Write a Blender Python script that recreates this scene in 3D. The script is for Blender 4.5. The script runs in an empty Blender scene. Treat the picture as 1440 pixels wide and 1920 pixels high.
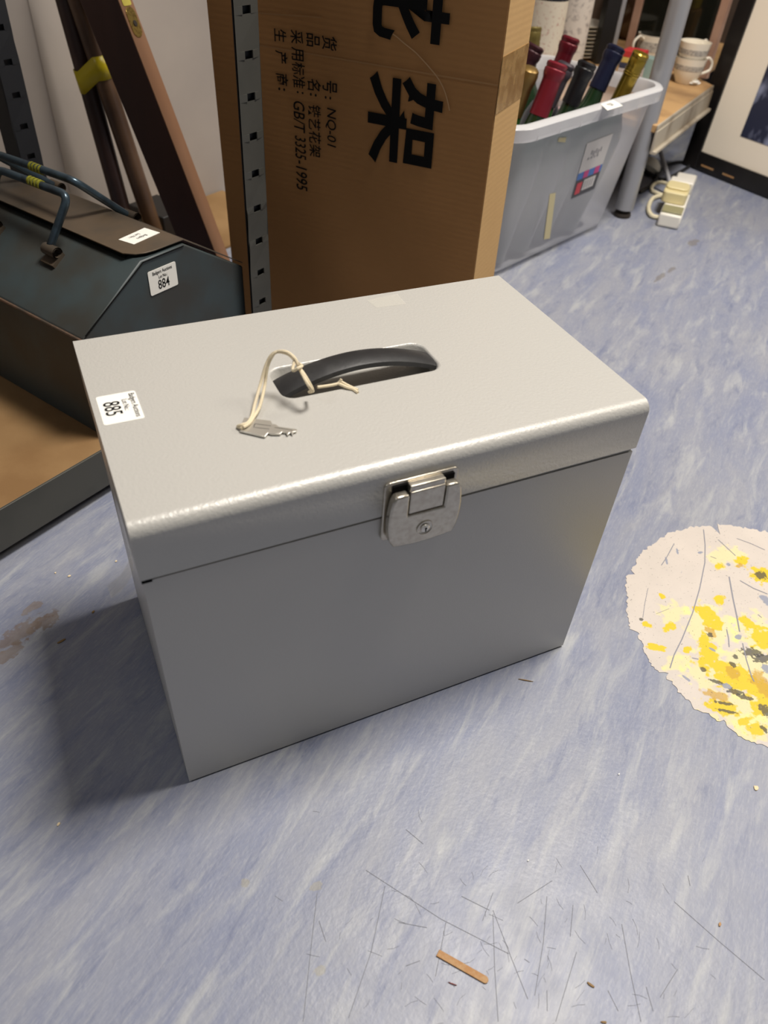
import bpy, bmesh, math, random
from mathutils import Vector, Matrix
random.seed(7)
sc = bpy.context.scene
C = bpy.context.collection
PI = math.pi

# ------------------------------------------------------------------ camera
F_PX = 1403.7
CAM = Vector((-0.01253211, -0.34986278, 0.62912756))
def _rot(r):
    th = r.length; k = r/th
    K = Matrix(((0, -k.z, k.y), (k.z, 0, -k.x), (-k.y, k.x, 0)))
    I = Matrix.Identity(3)
    return I + K*math.sin(th) + (K @ K)*(1-math.cos(th))
RC = _rot(Vector((2.2824, -0.4642, 0.2847)))          # rows: right, down, forward
cd = bpy.data.cameras.new('camera'); cam = bpy.data.objects.new('camera', cd); C.objects.link(cam)
cd.sensor_fit = 'VERTICAL'; cd.sensor_height = 36; cd.lens = F_PX/1920*36
cd.clip_start = 0.01; cd.clip_end = 60
mw = Matrix(((RC[0][0], -RC[1][0], -RC[2][0], CAM.x), (RC[0][1], -RC[1][1], -RC[2][1], CAM.y),
             (RC[0][2], -RC[1][2], -RC[2][2], CAM.z), (0, 0, 0, 1)))
cam.matrix_world = mw
cd.dof.use_dof = True; cd.dof.focus_distance = 0.74; cd.dof.aperture_fstop = 6.8
sc.camera = cam

# ------------------------------------------------------------------ light
w = bpy.data.worlds.new('world'); sc.world = w; w.use_nodes = True
w.node_tree.nodes['Background'].inputs[0].default_value = (0.95, 0.97, 1.0, 1)
w.node_tree.nodes['Background'].inputs[1].default_value = 0.14
def area(name, loc, size, power, color, target=None, sy=None):
    l = bpy.data.lights.new(name, 'AREA'); l.energy = power; l.color = color; l.size = size
    if sy: l.shape = 'RECTANGLE'; l.size_y = sy
    o = bpy.data.objects.new(name, l); C.objects.link(o); o.location = loc
    if target: o.rotation_euler = (Vector(target)-Vector(loc)).to_track_quat('-Z', 'Y').to_euler()
    return o
area('ceiling_lamp_near', (0.92, 0.10, 2.45), 0.55, 74, (1.0, 0.94, 0.87))
area('ceiling_lamp_right', (2.9, 0.1, 2.45), 0.9, 48, (1.0, 0.92, 0.80))
area('left_fill_light', (-1.9, -0.1, 2.45), 0.9, 23, (0.92, 0.95, 1.0))  # added fill that lifts the floor at left, not a fitting of the room
sc.view_settings.view_transform = 'Standard'; sc.view_settings.look = 'None'
sc.view_settings.exposure = 0.0; sc.view_settings.gamma = 1.0; sc.view_settings.use_curve_mapping = False

# ------------------------------------------------------------------ projection helpers
def ray(x, y):
    d = Vector(((x-720)/F_PX, (y-960)/F_PX, 1.0))
    return Vector((RC[0][i]*d[0] + RC[1][i]*d[1] + RC[2][i]*d[2] for i in range(3)))
def hit(x, y, n, p):
    r = ray(x, y); n = Vector(n); return CAM + r*((n.dot(Vector(p)-CAM))/n.dot(r))
def fz(x, y, z=0.0): return hit(x, y, (0, 0, 1), (0, 0, z))
S0 = Vector((0.002, 0.409, 0)); U = Vector((0.866, 0.5, 0)); V = Vector((-0.5, 0.866, 0)); Z = Vector((0, 0, 1))
def W(a, b, c): return S0 + U*a + V*b + Z*c
def onv(x, y, D): return hit(x, y, V, S0+V*D)

# ------------------------------------------------------------------ materials
def srgb(r, g, b):
    f = lambda c: (c/255/12.92) if c/255 <= 0.04045 else ((c/255+0.055)/1.055)**2.4
    return (f(r), f(g), f(b), 1)
MATS = {}
def mat(name, col, rough=0.5, metal=0.0, spec=0.5, noise=None, bump=None, alpha=1.0, coat=0.0, trans=0.0, ior=1.5):
    """noise=(scale, col2, lo, hi, stretch) mixes a second colour; bump=(scale, strength, stretch)"""
    m = bpy.data.materials.new(name); m.use_nodes = True; nt = m.node_tree; N = nt.nodes; L = nt.links
    b = N['Principled BSDF']
    b.inputs['Base Color'].default_value = col; b.inputs['Roughness'].default_value = rough
    b.inputs['Metallic'].default_value = metal; b.inputs['Specular IOR Level'].default_value = spec
    b.inputs['Alpha'].default_value = alpha; b.inputs['Coat Weight'].default_value = coat
    b.inputs['Transmission Weight'].default_value = trans; b.inputs['IOR'].default_value = ior
    tc = N.new('ShaderNodeTexCoord')
    def nz(scale, stretch, detail=6):
        mp = N.new('ShaderNodeMapping'); mp.inputs['Scale'].default_value = stretch or (1, 1, 1)
        L.new(tc.outputs['Object'], mp.inputs['Vector'])
        t = N.new('ShaderNodeTexNoise'); t.inputs['Scale'].default_value = scale; t.inputs['Detail'].default_value = detail
        L.new(mp.outputs[0], t.inputs['Vector']); return t
    if noise:
        t = nz(noise[0], noise[4] if len(noise) > 4 else None)
        r = N.new('ShaderNodeMapRange'); r.inputs['From Min'].default_value = noise[2]; r.inputs['From Max'].default_value = noise[3]
        L.new(t.outputs['Fac'], r.inputs['Value'])
        mx = N.new('ShaderNodeMix'); mx.data_type = 'RGBA'; mx.inputs['A'].default_value = col; mx.inputs['B'].default_value = noise[1]
        L.new(r.outputs[0], mx.inputs['Factor']); L.new(mx.outputs['Result'], b.inputs['Base Color'])
    if bump:
        t = nz(bump[0], bump[2] if len(bump) > 2 else None, 3)
        bp = N.new('ShaderNodeBump'); bp.inputs['Strength'].default_value = bump[1]; bp.inputs['Distance'].default_value = 0.001
        L.new(t.outputs['Fac'], bp.inputs['Height']); L.new(bp.outputs[0], b.inputs['Normal'])
    MATS[name] = m
    return m

# floor: blue-grey marbled sheet vinyl
def blob_mask(nt, tc, c, rx, ry, rot, ns=60, amt=0.5, lo=0.75, hi=1.0):
    """1 inside a ragged ellipse (object XY), 0 outside"""
    N = nt.nodes; L = nt.links
    mp = N.new('ShaderNodeMapping'); mp.vector_type = 'TEXTURE'
    mp.inputs['Location'].default_value = (c[0], c[1], 0); mp.inputs['Rotation'].default_value = (0, 0, rot)
    mp.inputs['Scale'].default_value = (rx, ry, 1)
    L.new(tc, mp.inputs['Vector'])
    ln = N.new('ShaderNodeVectorMath'); ln.operation = 'LENGTH'; L.new(mp.outputs[0], ln.inputs[0])
    t = N.new('ShaderNodeTexNoise'); t.inputs['Scale'].default_value = ns; t.inputs['Detail'].default_value = 5; L.new(tc, t.inputs['Vector'])
    a = N.new('ShaderNodeMath'); a.operation = 'MULTIPLY_ADD'; L.new(t.outputs['Fac'], a.inputs[0]); a.inputs[1].default_value = amt*2; L.new(ln.outputs['Value'], a.inputs[2])
    r = N.new('ShaderNodeMapRange'); r.inputs['From Min'].default_value = hi+amt; r.inputs['From Max'].default_value = lo+amt
    L.new(a.outputs[0], r.inputs['Value']); return r.outputs[0]
def mixc(nt, fac, a, b):
    mx = nt.nodes.new('ShaderNodeMix'); mx.data_type = 'RGBA'
    for s, v in (('Factor', fac), ('A', a), ('B', b)):
        if isinstance(v, (tuple, float, int)): mx.inputs[s].default_value = v
        else: nt.links.new(v, mx.inputs[s])
    return mx.outputs['Result']
def flat(mask_nt, v, k):
    m = mask_nt.nodes.new('ShaderNodeMath'); m.operation = 'MULTIPLY'; mask_nt.links.new(v, m.inputs[0]); m.inputs[1].default_value = k; return m.outputs[0]

def floor_mat():
    m = bpy.data.materials.new('marbled_blue_vinyl'); m.use_nodes = True; nt = m.node_tree; N = nt.nodes; L = nt.links
    b = N['Principled BSDF']; tc = N.new('ShaderNodeTexCoord').outputs['Object']
    def streak(sx, sy, scale, lo, hi, det=8, dist=0.6, off=0):
        mp = N.new('ShaderNodeMapping'); mp.inputs['Rotation'].default_value = (0, 0, -math.radians(37))
        mp2 = N.new('ShaderNodeMapping'); mp2.inputs['Scale'].default_value = (sx, sy, 1); mp2.inputs['Location'].default_value = (off, off*2, 0)
        L.new(tc, mp.inputs['Vector']); L.new(mp.outputs[0], mp2.inputs['Vector'])
        t = N.new('ShaderNodeTexNoise'); t.inputs['Scale'].default_value = scale; t.inputs['Detail'].default_value = det
        t.inputs['Roughness'].default_value = 0.62; t.inputs['Distortion'].default_value = dist
        L.new(mp2.outputs[0], t.inputs['Vector'])
        r = N.new('ShaderNodeMapRange'); r.inputs['From Min'].default_value = lo; r.inputs['From Max'].default_value = hi
        L.new(t.outputs['Fac'], r.inputs['Value']); return r.outputs[0]
    base = mixc(nt, streak(2.5, 9, 2.2, 0.38, 0.62), srgb(124, 130, 151), srgb(141, 144, 155))
    base = mixc(nt, flat(nt, streak(3, 16, 3.0, 0.52, 0.72, off=3), 0.8), base, srgb(170, 172, 173))
    base = mixc(nt, flat(nt, streak(4, 17, 3.4, 0.54, 0.76, off=9), 0.85), base, srgb(98, 106, 134))
    base = mixc(nt, flat(nt, streak(14, 90, 4.0, 0.50, 0.80, off=17), 0.3), base, srgb(178, 179, 180))
    base = mixc(nt, flat(nt, streak(9, 60, 4.0, 0.55, 0.82, off=27), 0.3), base, srgb(100, 106, 126))
    base = mixc(nt, flat(nt, streak(22, 110, 5, 0.50, 0.8, off=31), 0.35), base, srgb(182, 183, 184))
    base = mixc(nt, flat(nt, streak(40, 60, 6, 0.52, 0.85, off=41), 0.2), base, srgb(96, 100, 114))
    st = mixc(nt, streak(8, 8, 6, 0.35, 0.65), srgb(112, 92, 76), srgb(132, 120, 110))
    for q, rx, ry, a in (((35, 1190), .032, .012, .5), ((85, 1165), .018, .010, .4), ((15, 1225), .025, .008, .6), ((60, 1140), .012, .006, .4)):
        c = fz(*q); base = mixc(nt, flat(nt, blob_mask(nt, tc, c, rx, ry, a, 150, 1.2), 0.65), base, st)
    for q, rx, ry in (((593, 1662), .006, .004), ((600, 1820), .005, .004), ((460, 1655), .004, .004)):
        c = fz(*q); base = mixc(nt, flat(nt, blob_mask(nt, tc, c, rx, ry, 0, 300, 0.5), 0.4), base, srgb(150, 142, 110))
    for q, rx, ry in (((1237, 520), .030, .006), ((1300, 455), .030, .010), ((1260, 505), .02, .006)):
        c = fz(*q); base = mixc(nt, flat(nt, blob_mask(nt, tc, c, rx, ry, .5, 60, 0.7), 0.6), base, srgb(110, 104, 98))
    L.new(base, b.inputs['Base Color'])
    r = N.new('ShaderNodeMapRange'); r.inputs['To Min'].default_value = 0.34; r.inputs['To Max'].default_value = 0.55
    t = N.new('ShaderNodeTexNoise'); t.inputs['Scale'].default_value = 30; t.inputs['Detail'].default_value = 8; L.new(tc, t.inputs['Vector'])
    L.new(t.outputs['Fac'], r.inputs['Value']); L.new(r.outputs[0], b.inputs['Roughness'])
    t2 = N.new('ShaderNodeTexNoise'); t2.inputs['Scale'].default_value = 260; t2.inputs['Detail'].default_value = 4; L.new(tc, t2.inputs['Vector'])
    bp = N.new('ShaderNodeBump'); bp.inputs['Strength'].default_value = 0.25; bp.inputs['Distance'].default_value = 0.001
    L.new(t2.outputs['Fac'], bp.inputs['Height']); L.new(bp.outputs[0], b.inputs['Normal'])
    b.inputs['Specular IOR Level'].default_value = 0.5
    return m

def sticker_mat():
    m = bpy.data.materials.new('worn_floor_sticker'); m.use_nodes = True; nt = m.node_tree
    b = nt.nodes['Principled BSDF']; tc = nt.nodes.new('ShaderNodeTexCoord').outputs['Object']
    t = nt.nodes.new('ShaderNodeTexNoise'); t.inputs['Scale'].default_value = 25; t.inputs['Detail'].default_value = 6; nt.links.new(tc, t.inputs['Vector'])
    col = mixc(nt, t.outputs['Fac'], srgb(208, 198, 188), srgb(186, 178, 170))
    Yl = srgb(212, 184, 26); Yd = srgb(186, 146, 34); K = srgb(58, 56, 50); P = srgb(232, 222, 120); G = srgb(132, 138, 156)
    def px(x, y, dx, dy, ang, c, k=1.0, ns=130, amt=1.1):
        nonlocal col
        p = fz(1120+x/4.175, 960+y/4.175, 0)
        col = mixc(nt, flat(nt, blob_mask(nt, tc, p, dx, dy, ang, ns, amt), k), col, c)
    for a in [(900, 900, .035, .03, 0), (1100, 1250, .06, .03, -.3), (640, 1180, .02, .01, 0), (1000, 350, .03, .015, 0), (1250, 950, .03, .03, 0), (1150, 1550, .05, .02, 0), (1200, 1700, .04, .015, 0), (600, 800, .02, .015, 0)]:
        px(*a, P, .4, 80, 1.3)
    for a in [(860, 800, .012, .018, 0), (950, 690, .010, .006, .5), (910, 880, .012, .010, 0), (865, 1090, .010, .026, -.5), (1000, 1230, .035, .010, -.75), (1120, 1330, .034, .016, -.7),
              (1270, 1400, .030, .016, -.7), (970, 1530, .020, .010, -.7), (1290, 1520, .016, .010, 0), (560, 900, .010, .006, 0), (460, 1065, .012, .005, -.6),
              (1130, 390, .012, .008, .4), (1300, 500, .020, .014, 0), (1180, 870, .008, .010, 0), (950, 430, .008, .005, 0), (385, 885, .006, .005, 0), (510, 660, .004, .004, 0),
              (1320, 1000, .02, .02, 0), (1150, 1640, .012, .004, 0), (1240, 1710, .012, .008, 0), (700, 1080, .006, .004, 0)]:
        px(*a, Yl, 1.0)
    for a in [(1060, 1260, .008, .010, 0), (1120, 420, .006, .004, 0), (890, 940, .006, .008, 0), (1300, 1350, .012, .02, 0), (940, 1440, .014, .007, -.7)]: px(*a, Yd, .8)
    for a in [(880, 965, .0035, .0035, 0), (1060, 1197, .0035, .004, 0), (1080, 1137, .0035, .003, 0), (825, 1235, .004, .003, -.7), (940, 1335, .008, .003, -.75), (1080, 1410, .010, .004, -.7),
              (1150, 1450, .008, .003, -.7), (1280, 500, .008, .007, 0), (1210, 1100, .014, .006, -.5), (1290, 1150, .012, .006, -.4), (340, 842, .003, .0022, 0), (990, 1500, .010, .002, -.6),
              (1000, 1560, .012, .002, -.6), (1320, 1560, .006, .01, 0), (1300, 1700, .003, .005, 0)]:
        px(*a, K, .85, 260, 1.1)
    for a in [(1100, 980, .005, .004, 0), (1325, 700, .006, .012, 0), (1010, 1365, .005, .004, -.3), (1025, 415, .003, .003, 0), (540, 385, .008, .0015, 1.0), (625, 310, .006, .0015, 1.0), (805, 320, .004, .002, 0),
              (695, 1305, .002, .006, .3), (1325, 1230, .006, .006, 0), (900, 1080, .002, .004, .4)]:
        px(*a, G, .9, 260, .7)
    for sc_, lo_, hi_, kk, cc in ((420, .66, .72, .6, K), (170, .70, .76, .8, G), (240, .64, .74, .35, srgb(170, 164, 160))):
        t = nt.nodes.new('ShaderNodeTexNoise'); t.inputs['Scale'].default_value = sc_; t.inputs['Detail'].default_value = 4; nt.links.new(tc, t.inputs['Vector'])
        r = nt.nodes.new('ShaderNodeMapRange'); r.inputs['From Min'].default_value = lo_; r.inputs['From Max'].default_value = hi_; nt.links.new(t.outputs['Fac'], r.inputs['Value'])
        col = mixc(nt, flat(nt, r.outputs[0], kk), col, cc)
    nt.links.new(col, b.inputs['Base Color']); b.inputs['Roughness'].default_value = 0.6
    return m

def steel_paint():
    """silver hammered enamel: wrinkled grain grows towards the front left of the lid"""
    m = bpy.data.materials.new('silver_hammered_enamel'); m.use_nodes = True; nt = m.node_tree; N = nt.nodes; L = nt.links
    b = N['Principled BSDF']; b.inputs['Base Color'].default_value = srgb(186, 184, 178)
    b.inputs['Metallic'].default_value = 0.15; b.inputs['Roughness'].default_value = 0.40
    tc = N.new('ShaderNodeTexCoord').outputs['Object']
    t = N.new('ShaderNodeTexNoise'); t.inputs['Scale'].default_value = 400; t.inputs['Detail'].default_value = 2; L.new(tc, t.inputs['Vector'])
    t2 = N.new('ShaderNodeTexNoise'); t2.inputs['Scale'].default_value = 900; t2.inputs['Detail'].default_value = 1; L.new(tc, t2.inputs['Vector'])
    s = N.new('ShaderNodeMath'); s.operation = 'MULTIPLY_ADD'; L.new(t2.outputs['Fac'], s.inputs[0]); s.inputs[1].default_value = 0.3; L.new(t.outputs['Fac'], s.inputs[2])
    bp = N.new('ShaderNodeBump'); bp.inputs['Strength'].default_value = 0.36; bp.inputs['Distance'].default_value = 0.0008
    L.new(s.outputs[0], bp.inputs['Height']); L.new(bp.outputs[0], b.inputs['Normal'])
    return m
def smooth_paint():
    m = bpy.data.materials.new('silver_enamel_body'); m.use_nodes = True; nt = m.node_tree; N = nt.nodes; L = nt.links
    b = N['Principled BSDF']; b.inputs['Base Color'].default_value = srgb(186, 184, 178)
    b.inputs['Metallic'].default_value = 0.15; b.inputs['Roughness'].default_value = 0.34
    tc = N.new('ShaderNodeTexCoord').outputs['Object']
    t = N.new('ShaderNodeTexNoise'); t.inputs['Scale'].default_value = 700; t.inputs['Detail'].default_value = 2; L.new(tc, t.inputs['Vector'])
    bp = N.new('ShaderNodeBump'); bp.inputs['Strength'].default_value = 0.10; bp.inputs['Distance'].default_value = 0.001
    L.new(t.outputs['Fac'], bp.inputs['Height']); L.new(bp.outputs[0], b.inputs['Normal'])
    return m
def clear_plastic(name, col, fac, rough=0.35):
    m = bpy.data.materials.new(name); m.use_nodes = True; nt = m.node_tree; N = nt.nodes; L = nt.links
    b = N['Principled BSDF']; b.inputs['Base Color'].default_value = col; b.inputs['Roughness'].default_value = rough
    tr = N.new('ShaderNodeBsdfTransparent'); mx = N.new('ShaderNodeMixShader'); mx.inputs[0].default_value = fac
    L.new(tr.outputs[0], mx.inputs[1]); L.new(b.outputs[0], mx.inputs[2]); L.new(mx.outputs[0], N['Material Output'].inputs['Surface'])
    return m
def cardboard_mat(name, col, col2):
    m = bpy.data.materials.new(name); m.use_nodes = True; nt = m.node_tree; N = nt.nodes; L = nt.links
    b = N['Principled BSDF']; b.inputs['Roughness'].default_value = 0.85; b.inputs['Specular IOR Level'].default_value = 0.2
    tc = N.new('ShaderNodeTexCoord').outputs['Object']
    t = N.new('ShaderNodeTexNoise'); t.inputs['Scale'].default_value = 9; t.inputs['Detail'].default_value = 8; L.new(tc, t.inputs['Vector'])
    c = mixc(nt, t.outputs['Fac'], col, col2)
    mp = N.new('ShaderNodeMapping'); mp.inputs['Scale'].default_value = (90, 90, 260); L.new(tc, mp.inputs['Vector'])
    t2 = N.new('ShaderNodeTexNoise'); t2.inputs['Scale'].default_value = 1.0; t2.inputs['Detail'].default_value = 3; L.new(mp.outputs[0], t2.inputs['Vector'])
    c = mixc(nt, flat(nt, t2.outputs['Fac'], 0.12), c, srgb(120, 88, 52))
    L.new(c, b.inputs['Base Color'])
    wv = N.new('ShaderNodeTexWave'); wv.bands_direction = 'Z'; wv.inputs['Scale'].default_value = 45; L.new(tc, wv.inputs['Vector'])
    bp = N.new('ShaderNodeBump'); bp.inputs['Strength'].default_value = 0.05; bp.inputs['Distance'].default_value = 0.001
    L.new(wv.outputs['Fac'], bp.inputs['Height']); L.new(bp.outputs[0], b.inputs['Normal'])
    return m

M_LID = steel_paint(); M_BODY = smooth_paint()
M_NICKEL = mat('satin_nickel', srgb(196, 190, 176), 0.26, 0.9, noise=(220, srgb(178, 170, 156), .4, .7))
M_CHROME = mat('bright_steel', srgb(214, 210, 200), 0.3, 0.75)
M_BLACK = mat('black_void', srgb(10, 10, 10), 0.8, spec=.1)
M_PLAST = mat('black_plastic', srgb(40, 40, 41), 0.42, noise=(60, srgb(60, 60, 60), .5, .8), bump=(400, .1))
M_WHITE = mat('white_label_paper', srgb(240, 238, 230), 0.6)
M_INK = mat('black_ink', srgb(22, 22, 22), 0.7, spec=.1)
M_GREYINK = mat('grey_ink', srgb(70, 70, 70), 0.7, spec=.1)
M_TAPE = clear_plastic('clear_tape', srgb(225, 222, 212), 0.35, 0.2)
M_STRING = mat('cream_cotton_string', srgb(226, 212, 182), 0.9, spec=.1, bump=(1500, .6))
M_WALL = mat('white_painted_wall', srgb(172, 162, 152), 0.8, noise=(3, srgb(152, 144, 138), .35, .7), bump=(25, .3))
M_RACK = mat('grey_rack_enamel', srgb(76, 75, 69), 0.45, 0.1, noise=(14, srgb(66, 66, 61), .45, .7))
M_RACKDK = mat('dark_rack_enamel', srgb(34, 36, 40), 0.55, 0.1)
M_CHIP = mat('chipboard', srgb(152, 122, 84), 0.75, spec=.2, noise=(7, srgb(128, 98, 64), .4, .68), bump=(300, .2))
M_TOOL = mat('teal_worn_steel', srgb(56, 66, 68), 0.5, 0.0, noise=(12, srgb(54, 54, 50), .42, .62), bump=(30, .15))
M_TOOLTOP = mat('brown_worn_steel', srgb(98, 84, 68), 0.42, 0.3, noise=(14, srgb(72, 68, 62), .4, .65))
M_RUST = mat('rusty_edge', srgb(96, 74, 58), 0.7, 0.1, noise=(60, srgb(70, 60, 50), .4, .6))
M_TUBE = mat('blue_grey_tube', srgb(74, 92, 104), 0.3, 0.5, noise=(40, srgb(54, 62, 68), .45, .65))
M_OLIVE = mat('olive_yellow_band', srgb(140, 138, 40), 0.6)
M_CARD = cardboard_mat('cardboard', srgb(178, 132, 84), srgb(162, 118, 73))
M_CARDLIT = cardboard_mat('cardboard_lit', srgb(196, 160, 110), srgb(184, 148, 100))  # same board in a paler colour: light on the side is painted in
M_PACK = mat('brown_packing_tape', srgb(150, 112, 60), 0.18, noise=(60, srgb(176, 140, 86), .4, .6), alpha=.75)
M_LEVELDK = mat('dark_mahogany', srgb(78, 50, 42), 0.5, noise=(6, srgb(58, 38, 34), .4, .6, (1, 1, .2)))
M_LEVELLT = mat('lit_mahogany_edge', srgb(150, 112, 84), 0.5, noise=(8, srgb(140, 98, 68), .4, .65, (1, 1, .2)))  # paler mahogany: light falling on the narrow face is put into the colour
M_POLE1 = mat('dark_varnished_wood', srgb(66, 46, 40), 0.4, noise=(9, srgb(48, 34, 30), .4, .6))
M_POLE2 = mat('brown_varnished_wood', srgb(104, 78, 56), 0.4, noise=(9, srgb(76, 56, 42), .4, .6))
M_YTAPE = mat('yellow_tape', srgb(196, 176, 20), 0.35, bump=(60, .4))
M_BRASS = mat('brass', srgb(196, 168, 96), 0.3, 0.9, noise=(300, srgb(160, 134, 76), .5, .6))
M_BIN = clear_plastic('frosted_clear_plastic', srgb(236, 236, 240), 0.46, 0.28)
M_RIM = clear_plastic('frosted_rim_plastic', srgb(226, 226, 228), 0.66, 0.25)
M_WOODR = mat('worn_shelf_wood', srgb(190, 152, 104), 0.6, noise=(12, srgb(150, 116, 78), .4, .65, (1, 1, 1)), bump=(80, .3))
M_RAIL = mat('scuffed_pale_rail', srgb(184, 174, 156), 0.45, 0.1, noise=(12, srgb(128, 112, 92), .45, .7))
M_POST = mat('silver_grey_post', srgb(168, 168, 170), 0.35, 0.4)
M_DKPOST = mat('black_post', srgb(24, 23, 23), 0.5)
M_FOOT = mat('dark_rubber_foot', srgb(52, 44, 36), 0.6)
M_PFRAME = mat('black_picture_frame', srgb(20, 18, 18), 0.35, noise=(20, srgb(32, 29, 28), .4, .7))
M_MAT = mat('cream_mount_board', srgb(252, 240, 220), 0.8, spec=.2)
M_PRINT = mat('blue_grey_print', srgb(44, 48, 70), 0.5, noise=(26, srgb(140, 146, 172), .5, .68, (1, 1, .6)))
M_PINKW = mat('pinkish_wood', srgb(176, 140, 118), 0.55, noise=(14, srgb(150, 112, 92), .4, .7))
M_PANE = clear_plastic('smoked_glass', srgb(22, 25, 20), 0.78, 0.05)
M_CHINA = mat('white_china', srgb(240, 232, 214), 0.2)
M_CHINAD = mat('grey_china_pattern', srgb(196, 190, 178), 0.25, noise=(300, srgb(140, 136, 132), .45, .6))
M_CREAMPL = mat('cream_plastic', srgb(232, 222, 190), 0.4)
M_WHITEPL = mat('white_plastic', srgb(238, 234, 222), 0.4)
M_GREYPL = mat('grey_plastic', srgb(168, 168, 172), 0.4)
M_YCREAM = mat('yellowed_plastic', srgb(224, 210, 160), 0.4)
M_GRNPL = mat('olive_grey_plastic', srgb(142, 138, 104), 0.4)
M_GLASSG = mat('green_bottle_glass', srgb(46, 84, 40), 0.12, coat=.4)
M_GLASSDG = mat('dark_green_bottle_glass', srgb(26, 46, 26), 0.12, coat=.4)
M_GLASSK = mat('near_black_bottle_glass', srgb(26, 26, 34), 0.12, coat=.4)
M_PAPER = mat('cream_bottle_label', srgb(216, 206, 190), 0.7, noise=(120, srgb(186, 170, 158), .5, .66))
M_WOODST = mat('pale_wood_splint', srgb(178, 142, 100), 0.7, noise=(300, srgb(170, 124, 76), .4, .6))
M_CRUMB = mat('cream_crumb', srgb(226, 206, 168), 0.8)
M_STRAW = mat('brown_straw', srgb(140, 112, 72), 0.8)
M_DARKWD = mat('dark_brown_back', srgb(66, 52, 42), 0.6, noise=(7, srgb(44, 36, 32), .4, .7))
M_SCR = mat('floor_scratch', srgb(104, 106, 112), 0.6)
M_CRACK = mat('sticker_crack', srgb(132, 132, 140), 0.6)

# ------------------------------------------------------------------ geometry helpers
PM = {}
def setp(o, label=None, cat=None, group=None, kind=None):
    if label: o['label'] = label
    if cat: o['category'] = cat
    if group: o['group'] = group
    if kind: o['kind'] = kind
def thing(name, label, cat, loc, rotz=0.0, group=None):
    o = bpy.data.objects.new(name, None); C.objects.link(o); o.empty_display_size = 0.02
    o.location = loc; o.rotation_euler = (0, 0, rotz); setp(o, label, cat, group)
    PM[o] = Matrix.Translation(Vector(loc)) @ Matrix.Rotation(rotz, 4, 'Z'); return o
def obj(name, bm, m, parent=None, label=None, smooth=40, bevel=0.0, origin=None):
    """bm vertices are in world space; they are moved into the parent's (or the given origin's) space"""
    bmesh.ops.recalc_face_normals(bm, faces=bm.faces)
    me = bpy.data.meshes.new(name); bm.to_mesh(me); bm.free()
    for k in (m if isinstance(m, (list, tuple)) else [m]): me.materials.append(k)
    o = bpy.data.objects.new(name, me); C.objects.link(o)
    if parent:
        P = PM[parent]; me.transform(P.inverted()); o.parent = parent; PM[o] = P
    elif origin is not None:
        P = Matrix.Translation(Vector(origin)); me.transform(P.inverted()); o.location = origin; PM[o] = P
    else: PM[o] = Matrix.Identity(4)
    if smooth:
        me.shade_smooth(); me.set_sharp_from_angle(angle=math.radians(smooth))
    if bevel:
        b = o.modifiers.new('bevel', 'BEVEL'); b.width = bevel; b.segments = 2; b.limit_method = 'ANGLE'; b.angle_limit = math.radians(40)
    if label: o['label'] = label
    return o
def fr(o, x, y, z=None):
    x = Vector(x).normalized(); y = Vector(y); y = (y - x*y.dot(x)).normalized(); zz = x.cross(y)
    return Matrix(((x.x, y.x, zz.x, o[0]), (x.y, y.y, zz.y, o[1]), (x.z, y.z, zz.z, o[2]), (0, 0, 0, 1)))
I4 = Matrix.Identity(4)
def box(bm, lo, hi, M=I4, mi=0):
    vs = [bm.verts.new(M @ Vector((x, y, z))) for x in (lo[0], hi[0]) for y in (lo[1], hi[1]) for z in (lo[2], hi[2])]
    for f in ((0, 1, 3, 2), (4, 6, 7, 5), (0, 4, 5, 1), (2, 3, 7, 6), (0, 2, 6, 4), (1, 5, 7, 3)):
        bm.faces.new([vs[i] for i in f]).material_index = mi
def prism(bm, pts, a, b, M=I4, mi=0):
    """2D polygon pts (local x,y) extruded local z a..b"""
    lo = [bm.verts.new(M @ Vector((p[0], p[1], a))) for p in pts]; hi = [bm.verts.new(M @ Vector((p[0], p[1], b))) for p in pts]
    n = len(pts)
    fs = [bm.faces.new(lo[::-1]), bm.faces.new(hi)] + [bm.faces.new((lo[i], lo[(i+1) % n], hi[(i+1) % n], hi[i])) for i in range(n)]
    for f in fs: f.material_index = mi
def lathe(bm, prof, M=I4, n=28, mi=None, close=True):
    rings = []
    for r, z in prof:
        if r < 1e-6: rings.append([bm.verts.new(M @ Vector((0, 0, z)))])
        else: rings.append([bm.verts.new(M @ Vector((r*math.cos(2*PI*k/n), r*math.sin(2*PI*k/n), z))) for k in range(n)])
    for i in range(len(rings)-1):
        A, B = rings[i], rings[i+1]
        for k in range(n):
            j = (k+1) % n
            if len(A) == 1 and len(B) == 1: continue
            if len(A) == 1: f = bm.faces.new((A[0], B[j], B[k]))
            elif len(B) == 1: f = bm.faces.new((A[k], A[j], B[0]))
            else: f = bm.faces.new((A[k], A[j], B[j], B[k]))
            if mi: f.material_index = mi[i]
def tube(bm, pts, r, n=10, caps=True, mi=0):
    pts = [Vector(p) for p in pts]; rs = r if isinstance(r, (list, tuple)) else [r]*len(pts)
    up = None; rings = []
    for i, p in enumerate(pts):
        d = (pts[min(i+1, len(pts)-1)] - pts[max(i-1, 0)]).normalized()
        if up is None:
            up = d.orthogonal().normalized()
        up = (up - d*up.dot(d)).normalized(); s = d.cross(up)
        rings.append([bm.verts.new(p + (up*math.cos(2*PI*k/n) + s*math.sin(2*PI*k/n))*rs[i]) for k in range(n)])
    for A, B in zip(rings, rings[1:]):
        for k in range(n): bm.faces.new((A[k], A[(k+1) % n], B[(k+1) % n], B[k])).material_index = mi
    if caps:
        bm.faces.new(rings[0][::-1]).material_index = mi; bm.faces.new(rings[-1]).material_index = mi
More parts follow.
